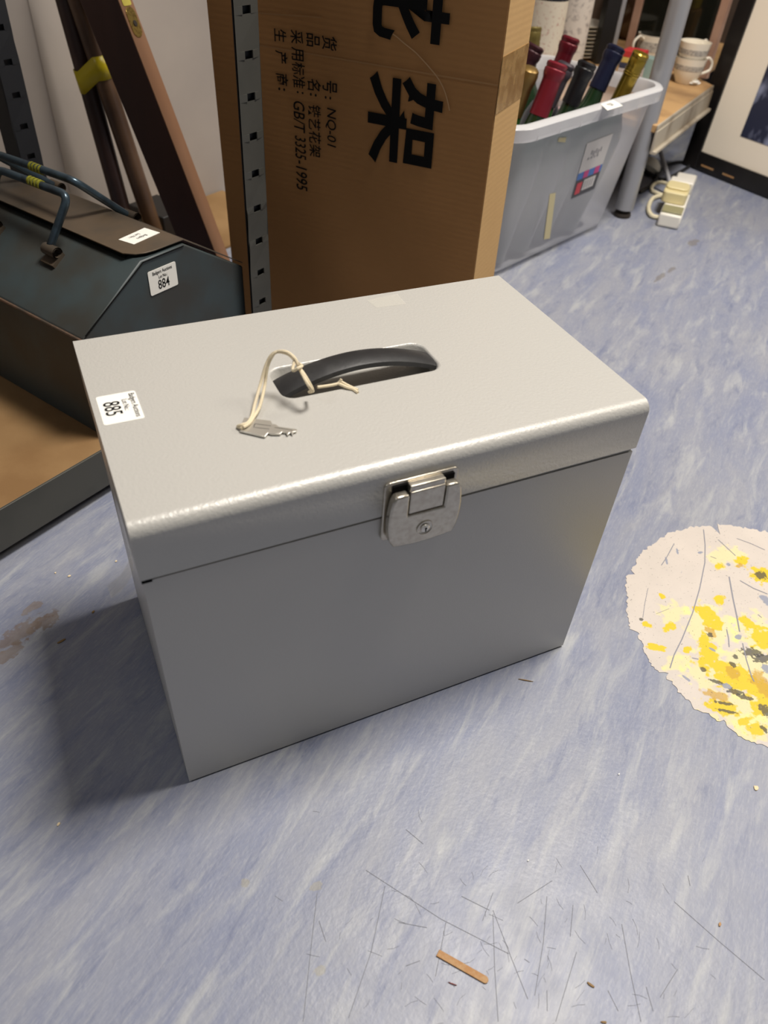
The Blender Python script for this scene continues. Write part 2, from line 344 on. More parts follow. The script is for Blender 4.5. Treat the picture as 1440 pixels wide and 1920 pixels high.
def spline(pts, n=8):
    P = [Vector(p) for p in pts]; out = []
    for i in range(len(P)-1):
        p0 = P[max(i-1, 0)]; p1 = P[i]; p2 = P[i+1]; p3 = P[min(i+2, len(P)-1)]
        for k in range(n):
            t = k/n
            out.append(0.5*((2*p1) + (p2-p0)*t + (2*p0-5*p1+4*p2-p3)*t*t + (3*p1-p0-3*p2+p3)*t**3))
    out.append(P[-1]); return out
def fillet(pts, r, n=6):
    P = [Vector(p) for p in pts]; out = [P[0]]
    for i in range(1, len(P)-1):
        a = (P[i-1]-P[i]).normalized(); b = (P[i+1]-P[i]).normalized()
        A = P[i]+a*r; B = P[i]+b*r
        for k in range(n+1):
            t = k/n; out.append((A*(1-t)+P[i]*t)*(1-t) + (P[i]*(1-t)+B*t)*t)
    out.append(P[-1]); return out
def rrect(x0, y0, x1, y1, r, n=5):
    out = []
    for cx, cy, a in ((x1-r, y0+r, -PI/2), (x1-r, y1-r, 0), (x0+r, y1-r, PI/2), (x0+r, y0+r, PI)):
        for k in range(n+1): t = a + PI/2*k/n; out.append((cx+r*math.cos(t), cy+r*math.sin(t)))
    return out
def ribbon(bm, pts, wd, n, h, mi=0):
    """flat strip following pts on a surface with normal n, raised by h"""
    P = [Vector(p) for p in pts]; n = Vector(n).normalized(); L = []
    for i, p in enumerate(P):
        d = (P[min(i+1, len(P)-1)]-P[max(i-1, 0)]).normalized(); s = n.cross(d)
        ww = wd if not isinstance(wd, (list, tuple)) else wd[i]
        L.append((bm.verts.new(p+s*ww/2+n*h), bm.verts.new(p-s*ww/2+n*h)))
    for a, b in zip(L, L[1:]): bm.faces.new((a[0], a[1], b[1], b[0])).material_index = mi
def lettering(name, items, m, parent, origin, xd, yd, h=0.0002, label=None):
    """items: (text, x, y, size, xscale, bold) in a plane through origin; xd reading direction, yd letter up"""
    M = fr(origin, xd, yd); bm = bmesh.new()
    for t in items:
        body, x, y, size, xs = t[:5]; bold = t[5] if len(t) > 5 else 0
        shear = t[6] if len(t) > 6 else 0
        c = bpy.data.curves.new('text', 'FONT'); c.body = body; c.size = size; c.offset = bold*size; c.shear = shear
        c.align_x = 'CENTER'; c.align_y = 'CENTER'; c.resolution_u = 3
        o = bpy.data.objects.new('text', c); C.objects.link(o)
        dg = bpy.context.evaluated_depsgraph_get(); me = bpy.data.meshes.new_from_object(o.evaluated_get(dg))
        co = [v.co for v in me.vertices]
        if len(t) > 7 and t[7]:
            ax, bx = min(c.x for c in co), max(c.x for c in co); ay, by_ = min(c.y for c in co), max(c.y for c in co)
            me.transform(Matrix.Diagonal((t[7][0]/(bx-ax), t[7][1]/(by_-ay), 1, 1)) @ Matrix.Translation((-(ax+bx)/2, -(ay+by_)/2, 0)))
            xs = 1
        me.transform(M @ Matrix.Translation((x, y, h)) @ Matrix.Diagonal((xs, 1, 1, 1)))
        bm.from_mesh(me); bpy.data.objects.remove(o); bpy.data.curves.remove(c); bpy.data.meshes.remove(me)
    me = bpy.data.meshes.new(name); bm.to_mesh(me); bm.free(); me.materials.append(m)
    o = bpy.data.objects.new(name, me); C.objects.link(o); me.transform(PM[parent].inverted()); o.parent = parent; PM[o] = PM[parent]
    if label: o['label'] = label
    return o

# ================================================================== SETTING
bm = bmesh.new(); box(bm, (-3, -3, -0.02), (5, 5, 0)); fl = obj('floor', bm, floor_mat(), smooth=0); setp(fl, kind='structure')
bm = bmesh.new()
SCR = [((285, 355), (500, 495), (695, 595)), ((340, 400), (300, 590), (235, 780)), ((145, 420), (125, 600), (105, 790)), ((650, 480), (655, 640), (665, 790)), ((805, 430), (795, 560), (770, 715)),
       ((880, 455), (872, 545)), ((1020, 510), (1045, 650), (1075, 790)), ((1170, 445), (1300, 560), (1430, 670)), ((650, 470), (700, 600), (750, 725)), ((890, 590), (860, 690), (830, 790)),
       ((400, 238), (450, 280)), ((900, 340), (950, 420)), ((515, 505), (485, 660)), ((720, 450), (820, 385)), ((380, 505), (460, 520)), ((400, 630), (440, 615)), ((1210, 370), (1216, 400)), ((150, 500), (170, 560)), ((805, 700), (806, 760)),
       ((525, 675), (540, 690)), ((740, 610), (755, 620)), ((1180, 640), (1130, 720)), ((980, 700), (1010, 760)), ((560, 430), (640, 470)), ((620, 500), (650, 420)), ((1110, 760), (1090, 690))]
for s in SCR: ribbon(bm, [fz(500+x/1.532, 1400+y/1.532) for x, y in s], 0.0004, Z, 0.0002)
for k in range(110):
    x = random.gauss(960, 190); y = random.gauss(1800, 110); 
    if y > 1925 or x > 1440: continue
    p = fz(x, y); a = random.uniform(0, PI); l = random.uniform(.003, .012)
    d = Vector((math.cos(a), math.sin(a), 0))*l; q = Vector((-d.y, d.x, 0))*random.uniform(-.25, .25)
    ribbon(bm, [p, p+d*.5+q*.4, p+d], 0.0002, Z, 0.0002)
o = obj('scratch_marks', bm, M_SCR, fl, smooth=0)

def wall(name, a, b, h, t=0.05):
    a = Vector(a); b = Vector(b); d = (b-a).normalized(); n = Vector((-d.y, d.x, 0)); bm = bmesh.new()
    M = fr(a, d, n); box(bm, (0, 0, 0), ((b-a).length, t, h), M); o = obj(name, bm, M_WALL, smooth=0); setp(o, kind='structure'); return o
wall('wall_back', W(-2.6, .62, 0), W(1.35, .62, 0), 2.5)
wall('wall_right', W(1.35, .62, 0), W(1.35, 1.5, 0), 2.5)
wall('wall_far', W(1.30, 1.3, 0), W(5.2, 1.3, 0), 2.5)
# boxed pipe casing on the wall behind the rack
bm = bmesh.new(); M = fr(S0, U, V); e = onv(128, 330, .57); ue = (e-S0).dot(U); box(bm, (ue-.16, .57, 0), (ue, .6195, 2.5), M)
o = obj('trim_1', bm, M_WALL, bevel=.006); setp(o, kind='structure')
bm = bmesh.new(); box(bm, (-2.6, -3.5, 2.5), (5.5, 5, 2.55)); o = obj('ceiling', bm, M_WALL, smooth=0); setp(o, kind='structure')

# ================================================================== FILING BOX
Wd, Dp, H, S, OV, RR = .3961, .2306, .310, .2632, .0012, .0095
fb = thing('filing_box', 'silver-grey metal filing box with black carry handle and nickel lock on the blue floor', 'filing box', (Wd/2, Dp/2, 0))
bm = bmesh.new()
zt = S-.0012
# body: open tray, sloped inner rim visible in the lid gap
o_ = [(0, 0), (Wd, 0), (Wd, Dp), (0, Dp)]
def ring(ins, z): return [bm.verts.new((x + (ins if x == 0 else -ins), y + (ins if y == 0 else -ins), z)) for x, y in o_]
R_ = [ring(.0006, 0.0015), ring(0, .0025), ring(0, zt), ring(.0012, zt+.0002), ring(.0014, zt+.0050), ring(.0026, zt+.0050), ring(.0026, .004)]
bm.faces.new(R_[0]); bm.faces.new(R_[-1])
for A, B in zip(R_, R_[1:]):
    for k in range(4): bm.faces.new((A[k], A[(k+1) % 4], B[(k+1) % 4], B[k]))
obj('body', bm, M_BODY, fb, smooth=30)
bm = bmesh.new(); box(bm, (.003, .003, 0), (Wd-.003, Dp-.003, .0016)); obj('base_plate', bm, M_BLACK, fb, smooth=0)
# lid with pressed recess
bm = bmesh.new()
x0, x1, y0, y1 = -OV, Wd+OV, -OV, Dp+OV
rx0, rx1, ry0, ry1 = .129, .2665, .0965, .1435
rec = rrect(rx0, ry0, rx1, ry1, .011, 6)
def loop(pts, z): return [bm.verts.new((p[0], p[1], z)) for p in pts]
prof = [(y0+RR, H)] + [(y0+RR-RR*math.sin(a), H-RR+RR*math.cos(a)) for a in [PI/2*k/8 for k in range(1, 9)]] 
# outer top rectangle points (perimeter split so that it bridges to the recess ring)
outer = [(x1, y0+RR), (x1, y1), (x0, y1), (x0, y0+RR)]
ov = [bm.verts.new((p[0], p[1], H)) for p in outer]
r0 = loop(rec, H)
cor = [0, 7, 14, 21]   # start of each corner arc in rec: BR, TR, TL, BL
n = len(r0)
for q in range(4):
    s = q*7
    a = ov[q]
    for k in range(6): bm.faces.new((a, r0[(s+k+1) % n], r0[(s+k) % n]))
    bm.faces.new((a, ov[(q+1) % 4], r0[(s+7) % n], r0[(s+6) % n]))
# recess walls and floor
def off(pts, d):
    cx = (rx0+rx1)/2; cy = (ry0+ry1)/2; return [(p[0]+(-d if p[0] > cx else d), p[1]+(-d if p[1] > cy else d)) for p in pts]
prev = r0
for d, z in ((.0012, H-.0004), (.0022, H-.0018), (.0035, H-.0080), (.0055, H-.0098)):
    cur = loop(off(rec, d), z)
    for k in range(n): bm.faces.new((prev[k], prev[(k+1) % n], cur[(k+1) % n], cur[k]))
    prev = cur
bm.faces.new(prev)
# rounded front, flanges
zl = S+.0012; zr = S+.0030   # the lid sits slightly ajar on the right
def zb(x): return zl + (zr-zl)*(x-x0)/(x1-x0)
pl = [ov[3]]; pr_ = [ov[0]]
for (yy, zz) in prof[1:]:
    pl.append(bm.verts.new((x0, yy, zz))); pr_.append(bm.verts.new((x1, yy, zz)))
pl.append(bm.verts.new((x0, y0, zb(x0)))); pr_.append(bm.verts.new((x1, y0, zb(x1))))
for k in range(len(pl)-1): bm.faces.new((pl[k], pl[k+1], pr_[k+1], pr_[k]))
bl = bm.verts.new((x0, y1, zb(x0))); br = bm.verts.new((x1, y1, zb(x1)))
bm.faces.new([ov[2]] + [bl] + pl[::-1][:1] + pl[::-1][1:])
bm.faces.new([ov[1]] + pr_ + [br])
bm.faces.new((ov[1], br, bl, ov[2]))
lid = obj('lid', bm, M_LID, fb, smooth=35)
sm = lid.modifiers.new('solid', 'SOLIDIFY'); sm.thickness = 0.001; sm.offset = -1
wn = lid.modifiers.new('wn', 'WEIGHTED_NORMAL'); wn.keep_sharp = True; wn.weight = 100
# notch at left of seam
bm = bmesh.new(); box(bm, (-.0006, -.0011, S-.0018), (.0062, .0010, S+.0014)); obj('seam_notch', bm, M_BLACK, fb, smooth=0)
# handle
bm = bmesh.new()
hx0, hx1, hy = .1305, .2655, .1175
N_ = 24
rows = []
for k in range(N_+1):
    t = k/N_; x = hx0+(hx1-hx0)*t; z = H-.0060 + .0150*math.sin(PI*t)**.85 if 0 < t < 1 else H-.0060
    wv = .0125*(1-.08*math.sin(PI*t)); th = .0034
    sec = [(-wv, -.001), (-wv*.93, th*.75), (-wv*.6, th*1.15), (0, th*1.3), (wv*.6, th*1.15), (wv*.93, th*.75), (wv, -.001), (wv*.5, -.002), (-wv*.5, -.002)]
    rows.append([bm.verts.new((x, hy+a, z+b)) for a, b in sec])
for A, B in zip(rows, rows[1:]):
    for k in range(9): bm.faces.new((A[k], A[(k+1) % 9], B[(k+1) % 9], B[k]))
bm.faces.new(rows[0][::-1]); bm.faces.new(rows[-1])
obj('carry_handle', bm, M_PLAST, fb)
# lock
bm = bmesh.new()
# lock plane: x right, z up, out = -y
ML = fr((0, 0, 0), (1, 0, 0), (0, 0, 1))  # local z = x cross z = -y : out
back = rrect(.168, .2415, .2262, .2965, .004)
prism(bm, back, .0, .0035, ML); lk = obj('lock_back_plate', bm, M_NICKEL, fb, bevel=.0008)
bm = bmesh.new()
def barrel(x0, z0, x1, z1, bx, bz, n=8):
    out = []
    for k in range(n+1): t = k/n; out.append((x0+(x1-x0)*t, z0-bz*math.sin(PI*t)))
    for k in range(1, n): t = k/n; out.append((x1+bx*math.sin(PI*t), z0+(z1-z0)*t))
    return out
pts = [(.1745, .2405)] + [(.1745+.049*t, .2405-.0022*math.sin(PI*t)) for t in (.2, .4, .6, .8)] + [(.2235, .2405)] + \
      [(.2235+.0042*math.sin(PI*(t*.8+.1)), .2405+.048*t) for t in (.15, .3, .45, .6, .75, .9)] + [(.2225, .2888)] + \
      [(.2135, .2888), (.2135, .2688), (.1840, .2688), (.1840, .2888)] + [(.1735, .2888)] + \
      [(.1735-.0042*math.sin(PI*(t*.8+.1)), .2885-.048*t) for t in (.1, .25, .4, .55, .7, .85)]
prism(bm, pts, .0045, .0115, ML); obj('lock_body', bm, M_NICKEL, fb, bevel=.0014)
bm = bmesh.new(); prism(bm, rrect(.1850, .2697, .2125, .2900, .0008), .0045, .0108, ML)
prism(bm, rrect(.1850, .2890, .2125, .2948, .0008), .0035, .0098, ML)
obj('lock_flap', bm, M_NICKEL, fb, bevel=.0012)
bm = bmesh.new(); prism(bm, rrect(.1735, .2860, .2225, .2935, .001), .0034, .0046, ML); obj('lock_gap', bm, M_BLACK, fb, smooth=0)
bm = bmesh.new(); MK = fr((.1990, -.0115, .2530), (1, 0, 0), (0, 0, 1))
lathe(bm, [(.0062, -.0005), (.0062, .0003), (.0052, .0004), (.0046, -.0002), (.0038, -.0004), (.0034, .0012), (.0024, .0018), (0, .0019)], MK, 32)
cyl = obj('lock_cylinder', bm, M_CHROME, fb)
bm = bmesh.new(); MK2 = fr((.1990, -.0136, .2530), (1, 0, 0), (0, 0, 1))
prism(bm, [(.0009*math.cos(a), .0006+.0009*math.sin(a)) for a in [2*PI*k/12 for k in range(12)]], -.0003, .0001, MK2)
box(bm, (-.0004, -.0022, -.0003), (.0004, .0004, .0001), MK2); obj('keyhole', bm, M_BLACK, fb, smooth=0)
bm = bmesh.new(); lathe(bm, [(.0068, .0), (.0068, .0007), (.0060, .0009), (.0055, .0001)], MK, 32); obj('lock_collar', bm, M_NICKEL, fb)
# lot label 885 on the lid
lab = [fz(*q, H) for q in ((200, 803), (271, 783), (250, 732), (178, 743))]
lc = sum(lab, Vector())/4
ML2 = fr((lc.x, lc.y, H), (0, -1, 0), (1, 0, 0))
bm = bmesh.new(); prism(bm, rrect(-.0185, -.0140, .0185, .0140, .002), 0.0, .0003, ML2)
# rrect is centred so that reading direction = towards the front
ls = obj('lot_label', bm, M_WHITE, fb, label='white lot sticker reading 885', smooth=0)
lettering('label_lettering', [('Badgers Auctions', 0, .0105, .0060, .74), ('Lot No.:', -.002, .0045, .0058, .74), ('885', 0, -.0055, .0165, .74, .006)], M_INK, ls, (lc.x, lc.y, H), (0, -1, 0), (1, 0, 0), .0005)
# tapes
bm = bmesh.new(); tq = [fz(*q, H+.0002) for q in ((688, 563), (706, 577), (761, 570), (745, 551))]
bm.faces.new([bm.verts.new(p) for p in tq]); obj('tape_patch', bm, M_TAPE, fb, smooth=0)
bm = bmesh.new(); ribbon(bm, [(-.0016, .06, z) for z in (.24, .30)], .07, (-1, 0, 0), .0004)
ribbon(bm, spline([(-.002, .022, .272), (-.004, .018, .262), (-.011, .014, .254), (-.021, .012, .249)], 5), .02, (0, 0.3, 1), 0)
obj('peeling_tape', bm, M_TAPE, fb, smooth=60)

# key with string
kp = [(458, 787), (508, 793), (511, 800), (516, 799), (523, 804), (557, 809), (556, 813), (550, 814), (549, 819), (544, 815), (539, 820), (536, 815), (529, 814), (526, 818), (510, 818), (503, 816), (497, 823), (450, 812)]
k0 = fz(500, 805, H)
key = thing('key', 'small flat steel key lying on the filing box lid at the end of its string', 'key', (k0.x, k0.y, H+.0001))
bm = bmesh.new(); prism(bm, [tuple(fz(*q, H)[:2]) for q in kp], H+.0007, H+.0021); obj('key_blade', bm, M_CHROME, key, bevel=.0003)
bm = bmesh.new()
for a, b in (((478, 799), (508, 803)), ((478, 806), (505, 809)), ((478, 799), (476, 806)), ((515, 806), (548, 811))): ribbon(bm, [fz(*a, H), fz(*b, H)], .0004, Z, .00215)
obj('stamped_grooves', bm, M_BLACK, key, smooth=0)
bm = bmesh.new()
def sp3(l): return spline([fz(x, y, z) for x, y, z in l], 8)
strands = [[(455, 803, H+.003), (446, 800, H+.001), (452, 797, H+.004), (464, 793, H+.004), (472, 780, H+.0035), (478, 757, H+.006), (488, 722, H+.012), (499, 684, H+.024), (512, 663, H+.032), (533, 659, H+.036), (551, 670, H+.034), (562, 690, H+.028), (574, 708, H+.025), (586, 731, H+.016), (580, 735, H+.008)],
           [(456, 801, H+.004), (466, 795, H+.0035), (475, 783, H+.003), (487, 762, H+.004), (496, 724, H+.010), (501, 690, H+.022), (509, 670, H+.030), (519, 660, H+.034), (540, 664, H+.033), (556, 680, H+.030), (566, 700, H+.0265), (578, 722, H+.022), (587, 734, H+.014)],
           [(553, 674, H+.032), (549, 694, H+.028), (559, 690, H+.031), (566, 686, H+.029), (560, 682, H+.032)],
           [(595, 726, H+.004), (617, 723, H+.003), (634, 719, H+.003), (640, 711, H+.006)], [(634, 719, H+.003), (650, 726, H+.0018), (662, 730, H+.001), (671, 736, H+.001)], [(640, 716, H+.004), (655, 724, H+.002), (671, 731, H+.001)]]
for s in strands: tube(bm, sp3(s), .0012, 7)
obj('string', bm, M_STRING, key, label='cream cotton string looped round the handle')

# ================================================================== LEFT STORAGE RACK
rk = thing('storage_rack', 'grey slotted steel shelving rack with low chipboard shelf at left', 'shelving', W(.284, .01, 0), math.atan2(.5, .866))
MR = fr(S0, U, V)
def upright(u0, v0, h, m, name, leg=-1):
    """slotted steel angle: face towards the room, return flange at one edge"""
    bm = bmesh.new(); wdt = .034; pitch = .0410; hw = .0062; hh = .0038; cx = wdt/2; z = .028
    P = lambda x, zz, y=0: MR @ Vector((u0+x, v0+y, zz))
    def quad(a, b, c, d): bm.faces.new([bm.verts.new(P(a, c)), bm.verts.new(P(b, c)), bm.verts.new(P(b, d)), bm.verts.new(P(a, d))])
    quad(0, wdt, 0, z-hh)
    k = 0
    while z < h-.03:
        zc = z
        quad(0, cx-hw, zc-hh, zc+hh); quad(cx+hw, wdt, zc-hh, zc+hh); quad(0, wdt, zc+hh, zc+pitch-hh)
        z += pitch
    quad(0, wdt, z-hh, h)
    e = 0 if leg < 0 else wdt
    bm.faces.new([bm.verts.new(P(e, 0)), bm.verts.new(P(e, 0, .034)), bm.verts.new(P(e, h, .034)), bm.verts.new(P(e, h))])
    bmesh.ops.remove_doubles(bm, verts=bm.verts, dist=.0001)
    o = obj(name, bm, m, rk, smooth=0); s = o.modifiers.new('solid', 'SOLIDIFY'); s.thickness = .0018; s.offset = 0
    bm = bmesh.new(); box(bm, (u0+.002, v0+.0045, .002), (u0+wdt-.002, v0+.006, h-.01), MR); PM[o] = PM[rk]; obj('slot_dark_sheet', bm, M_RACKDK, o, smooth=0)  # dark sheet added behind the slots to stand in for their shade
    return o
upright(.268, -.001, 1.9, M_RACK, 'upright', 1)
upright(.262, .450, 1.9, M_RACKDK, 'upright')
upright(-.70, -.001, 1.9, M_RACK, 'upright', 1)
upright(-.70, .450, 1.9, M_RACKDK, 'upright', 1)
for zc in (.0655, .95, 1.55):
    bm = bmesh.new(); box(bm, (-.665, .004, zc-.010), (.2665, .445, zc), MR); obj('shelf_board', bm, M_CHIP, rk, bevel=.001)
for zc in (.0665, .951, 1.551):
    bm = bmesh.new()
    prism(bm, [(.0, zc-.052), (.002, zc-.052), (.002, zc-.0115), (.012, zc-.0115), (.012, zc-.0105), (.0020, zc-.0105), (.0020, zc-.002), (.0030, zc), (.0000, zc)], -.666, .2675, MR @ Matrix(((0, 0, 1, 0), (1, 0, 0, 0), (0, 1, 0, 0), (0, 0, 0, 1))))
    obj('shelf_beam', bm, M_RACK, rk, bevel=.0006)
    bm = bmesh.new(); box(bm, (-.666, .4455, zc-.052), (.2615, .4485, zc), MR); obj('shelf_beam', bm, M_RACK, rk, smooth=0)

# ================================================================== TOOLBOX
tb = thing('toolbox', 'dark teal worn steel toolbox with twin tube handles on the low shelf', 'toolbox', W(.146, .18, .066), math.atan2(.5, .866))
TA, TB_, TC, TD = .022, .114, .178, .270; ZA, ZT = .1995, .2575; zs = .066; v0, v1 = .0150, .345
MT = MR @ Matrix(((1, 0, 0, 0), (0, 0, 1, 0), (0, 1, 0, 0), (0, 0, 0, 1)))   # local (u, z, v)
bm = bmesh.new(); prism(bm, [(TA, zs), (TD, zs), (TD, ZA), (TC, ZT), (TB_, ZT), (TA, ZA)], v0, v1, MT); obj('body', bm, M_TOOL, tb, bevel=.002)
bm = bmesh.new(); tube(bm, [W(TA-.001, v0, ZA-.002), W(TA-.001, v1, ZA-.002)], .0018, 8); obj('rolled_edge', bm, M_RUST, tb)
bm = bmesh.new()
tube(bm, [W(TA+.003, v0-.0006, ZA+.003), W(TB_+.002, v0-.0006, ZT-.0015), W(TC-.002, v0-.0006, ZT-.0015)], .0007, 6)
obj('seam', bm, M_BLACK, tb)
bm = bmesh.new()   # top flap with rounded front corner, continuing down the back slope
dx, dz = (TD-TC), (ZA-ZT); L = math.hypot(dx, dz); nx, nz = -dz/L, dx/L
g = .0035
pf = [(TB_-.006, ZT+g-.0005), (TC+.001, ZT+g), (TD+nx*g+.002, ZA+nz*g)]
t_ = .0014
prev = None
vst = [v0+.020, v0+.012, v0+.0085, v0+.008]
for k, (pu, pz) in enumerate([(TB_-.006, ZT+g), (TB_+.002, ZT+g), (TB_+.012, ZT+g), (TB_+.024, ZT+g), (TC+.001, ZT+g), (TD+nx*g, ZA+nz*g)]):
    vs_ = (v0+.022, v0+.010, v0+.005, v0+.003, v0+.002, v0+.002)[k]
    cur = [bm.verts.new(W(pu, vs_, pz)), bm.verts.new(W(pu, v1, pz)), bm.verts.new(W(pu, v1, pz+t_)), bm.verts.new(W(pu, vs_, pz+t_))]
    if prev:
        for q in range(4): bm.faces.new((prev[q], prev[(q+1) % 4], cur[(q+1) % 4], cur[q]))
    else: bm.faces.new(cur)
    prev = cur
bm.faces.new(prev[::-1]); obj('lid_flap', bm, M_TOOLTOP, tb, bevel=.0003)
bm = bmesh.new(); prism(bm, [(TB_-.004, ZT-.002), (TC, ZT-.002), (TC+.001, ZT+g), (TB_-.004, ZT+g)], v0+.022, v1-.002, MT); obj('flap_gap', bm, M_BLACK, tb, smooth=0)
def handle(pts, bands, name='tube_handle'):
    bm = bmesh.new(); tube(bm, fillet([W(*p) for p in pts], .014, 7), .0046, 12); h = obj(name, bm, M_TUBE, tb)
    for a in bands:
        bm = bmesh.new(); tube(bm, [W(*a), W(a[0], a[1]+.0035, a[2])], .0053, 12); obj('yellow_band', bm, M_OLIVE, h)
    return h
handle([(.081, .134, .247), (.108, .115, .305), (.108, .248, .302), (.081, .240, .247)], [(.108, .162+.006*k, .3045) for k in range(4)])
handle([(.203, .142, .249), (.134, .138, .309), (.134, .300, .304), (.203, .285, .249)], [(.134, .195+.006*k, .3065) for k in range(4)])
for (uu, vv, zz) in ((.080, .130, .2465), (.080, .242, .2465), (.205, .140, .2485), (.205, .287, .2485)):
    bm = bmesh.new()
    tube(bm, [W(uu, vv-.012, zz), W(uu, vv+.010, zz)], .0068, 12, caps=False)
    tube(bm, [W(uu, vv+.010, zz), W(uu, vv-.012, zz)], .0052, 12, caps=False)
    s = -1 if uu < .14 else 1
    box(bm, (uu-.010, vv-.012, zz-.012), (uu+.010, vv+.010, zz-.006), MR @ Matrix.Translation((uu, 0, zz-.009)) @ Matrix.Rotation(s*.56, 4, 'Y') @ Matrix.Translation((-uu, 0, -zz+.009)))
    obj('handle_bracket', bm, M_TOOLTOP, tb)
# stickers
lp = [hit(x, y, V, W(0, v0, 0)) for x, y in ((283, 554), (333, 534), (328, 489), (275, 511))]
lc = sum(lp, Vector())/4 - V*.0006
ML3 = fr(lc, U, Z); bm = bmesh.new(); rx = Matrix.Rotation(0, 4, 'Z')
wl = ((lp[1]-lp[0]).length + (lp[2]-lp[3]).length)/4; hl = ((lp[3]-lp[0]).length + (lp[2]-lp[1]).length)/4
prism(bm, rrect(-wl, -hl, wl, hl, .002), -.0002, .0003, ML3)
ls = obj('lot_label', bm, M_WHITE, tb, label='white lot sticker reading 884', smooth=0)
lettering('label_lettering', [('Badgers Auctions', 0, hl*.70, .0056, .74, .01), ('Lot No.:', 0, hl*.28, .0052, .74, .01), ('884', 0, -hl*.38, .0155, .74, .008)], M_INK, ls, lc, U, Z, .0005)
zf = ZT+g+t_+.0003
lp = [fz(x, y, zf) for x, y in ((251, 458), (300, 436), (271, 427), (222, 449))]
bm = bmesh.new(); bm.faces.new([bm.verts.new(p) for p in lp]); o = obj('paper_label', bm, M_WHITE, tb, smooth=0)
s = o.modifiers.new('solid', 'SOLIDIFY'); s.thickness = .0004
lc = sum(lp, Vector())/4
lettering('label_lettering', [('Lot No.:', .004, -.004, .006, .8), ('Badgers', 0, .004, .006, .8)], M_GREYINK, o, lc, -(lp[1]-lp[0]), -(lp[3]-lp[0]), .0004)

# ================================================================== LEVEL AND POLES
def beam_from(foot, up, tw):
    up = Vector(up).normalized(); a = Vector((math.cos(tw), math.sin(tw), 0)); a = (a-up*a.dot(up)).normalized(); b = up.cross(a)
    return Vector(foot), a, b, up
LF, la, lb, lu = beam_from((.286, .880, .010), (-.243, .264, 1), -.78)
sl = thing('spirit_level', 'long mahogany spirit level with brass plate leaning against the wall', 'spirit level', LF)
ML4 = fr(LF, la, lb)
bm = bmesh.new(); box(bm, (-.066, 0, 0), (-.0006, .032, .72), ML4); obj('level_body', bm, M_LEVELDK, sl, bevel=.0015)
bm = bmesh.new(); box(bm, (-.0006, 0, 0), (.0006, .032, .72), ML4); obj('lit_edge', bm, M_LEVELLT, sl, smooth=0, label='edge face coloured paler where it catches light')
def lvl(x, y): return hit(x, y, la, LF+la*.0008)
pc = lvl(250, 42); rel = pc-LF; zc = rel.dot(lu); zlo = (lvl(262, 70)-LF).dot(lu); zhi = (lvl(240, 12)-LF).dot(lu)
MB2 = fr(LF+la*.0006, lb, lu)
bm = bmesh.new(); prism(bm, rrect(.005, zlo, .027, zhi, .0105), .0, .0012, MB2); pt = obj('brass_plate', bm, M_BRASS, sl, bevel=.0003)
bm = bmesh.new(); MQ = fr(LF+la*.0018+lb*.016+lu*(zlo+.018), lb, lu); lathe(bm, [(.0042, 0), (.0040, .0012), (0, .0014)], MQ, 14); obj('screw', bm, M_FOOT, pt)
bm = bmesh.new(); prism(bm, rrect(.006, zhi+.001, .026, zhi+.05, .003), -.0004, .0009, MB2); obj('vial_window', bm, mat('vial_yellow', srgb(214, 200, 96), .2), sl)

def pole(name, a, b, r, m, label):
    a = Vector(a); b = Vector(b); t = thing(name, label, 'wooden pole', a, group=None)
    bm = bmesh.new(); d = b-a; tube(bm, [a, a+d*.01, a+d*.5, b], [r*.8, r, r, r*.95], 20); obj('shaft', bm, m, t); return t
fa = fz(250, 470, .004); tp = onv(92, -110, .545)
p1 = pole('wooden_pole', fa, tp, .0150, M_POLE1, 'dark round wooden pole, left of the two bound with yellow tape')
fb2 = fz(300, 465, .004); tp2 = onv(126, -60, .510)
p2 = pole('wooden_pole', fb2, tp2, .0155, M_POLE2, 'lighter round wooden pole, right of the two bound with yellow tape')
# yellow tape band around both poles
def near_pole(a, b, x, y):
    best = None
    for k in range(400):
        p = a+(b-a)*(k/400); q = p-CAM; zf_ = Vector(RC[2]).dot(q); px = 720+F_PX*Vector(RC[0]).dot(q)/zf_; py = 960+F_PX*Vector(RC[1]).dot(q)/zf_
        e = abs(py-y)
        if best is None or e < best[0]: best = (e, p)
    return best[1]
A = near_pole(fa, tp, 0, 150); B = near_pole(fb2, tp2, 0, 124)
ax = ((tp-fa).normalized()+(tp2-fb2).normalized()).normalized(); sd = (B-A); sd = (sd-ax*sd.dot(ax)).normalized(); dd = ax.cross(sd)
half = (B-A).dot(sd)/2; mid = (A+B)/2
bm = bmesh.new(); rings = []
for hgt in (-.017, .017):
    rg = []
    for k in range(40):
        a = 2*PI*k/40; c = math.cos(a); rr = .0163
        off_ = half if c > 0 else -half
        sk = (B-A).dot(ax)*(.5 if c > 0 else -.5)
        rg.append(bm.verts.new(mid + sd*(off_+rr*c) + dd*(rr*math.sin(a)) + ax*(hgt+sk*1.0)))
    rings.append(rg)
for k in range(40): bm.faces.new((rings[0][k], rings[0][(k+1) % 40], rings[1][(k+1) % 40], rings[1][k]))
o = obj('yellow_tape', bm, M_YTAPE, origin=mid); s = o.modifiers.new('solid', 'SOLIDIFY'); s.thickness = .0006
setp(o, 'band of yellow tape binding the two wooden poles together', 'tape')
# board offcut and black block on the floor behind the toolbox
bm = bmesh.new(); MX = fr(W(.40, .30, 0), U, V); box(bm, (.0, .10, 0), (.42, .316, .006), MX); o = obj('chipboard_offcut', bm, M_CHIP, bevel=.001, origin=W(.61, .5, 0)); setp(o, 'thin chipboard offcut lying on the floor behind the toolbox', 'board')
bm = bmesh.new(); MX = fr(W(.55, .50, .0062), U, V); box(bm, (0, 0, 0), (.075, .10, .045), MX); o = obj('black_box', bm, M_DKPOST, bevel=.002, origin=W(.585, .55, .0062)); setp(o, 'small black box on the floor between pole and level', 'box')

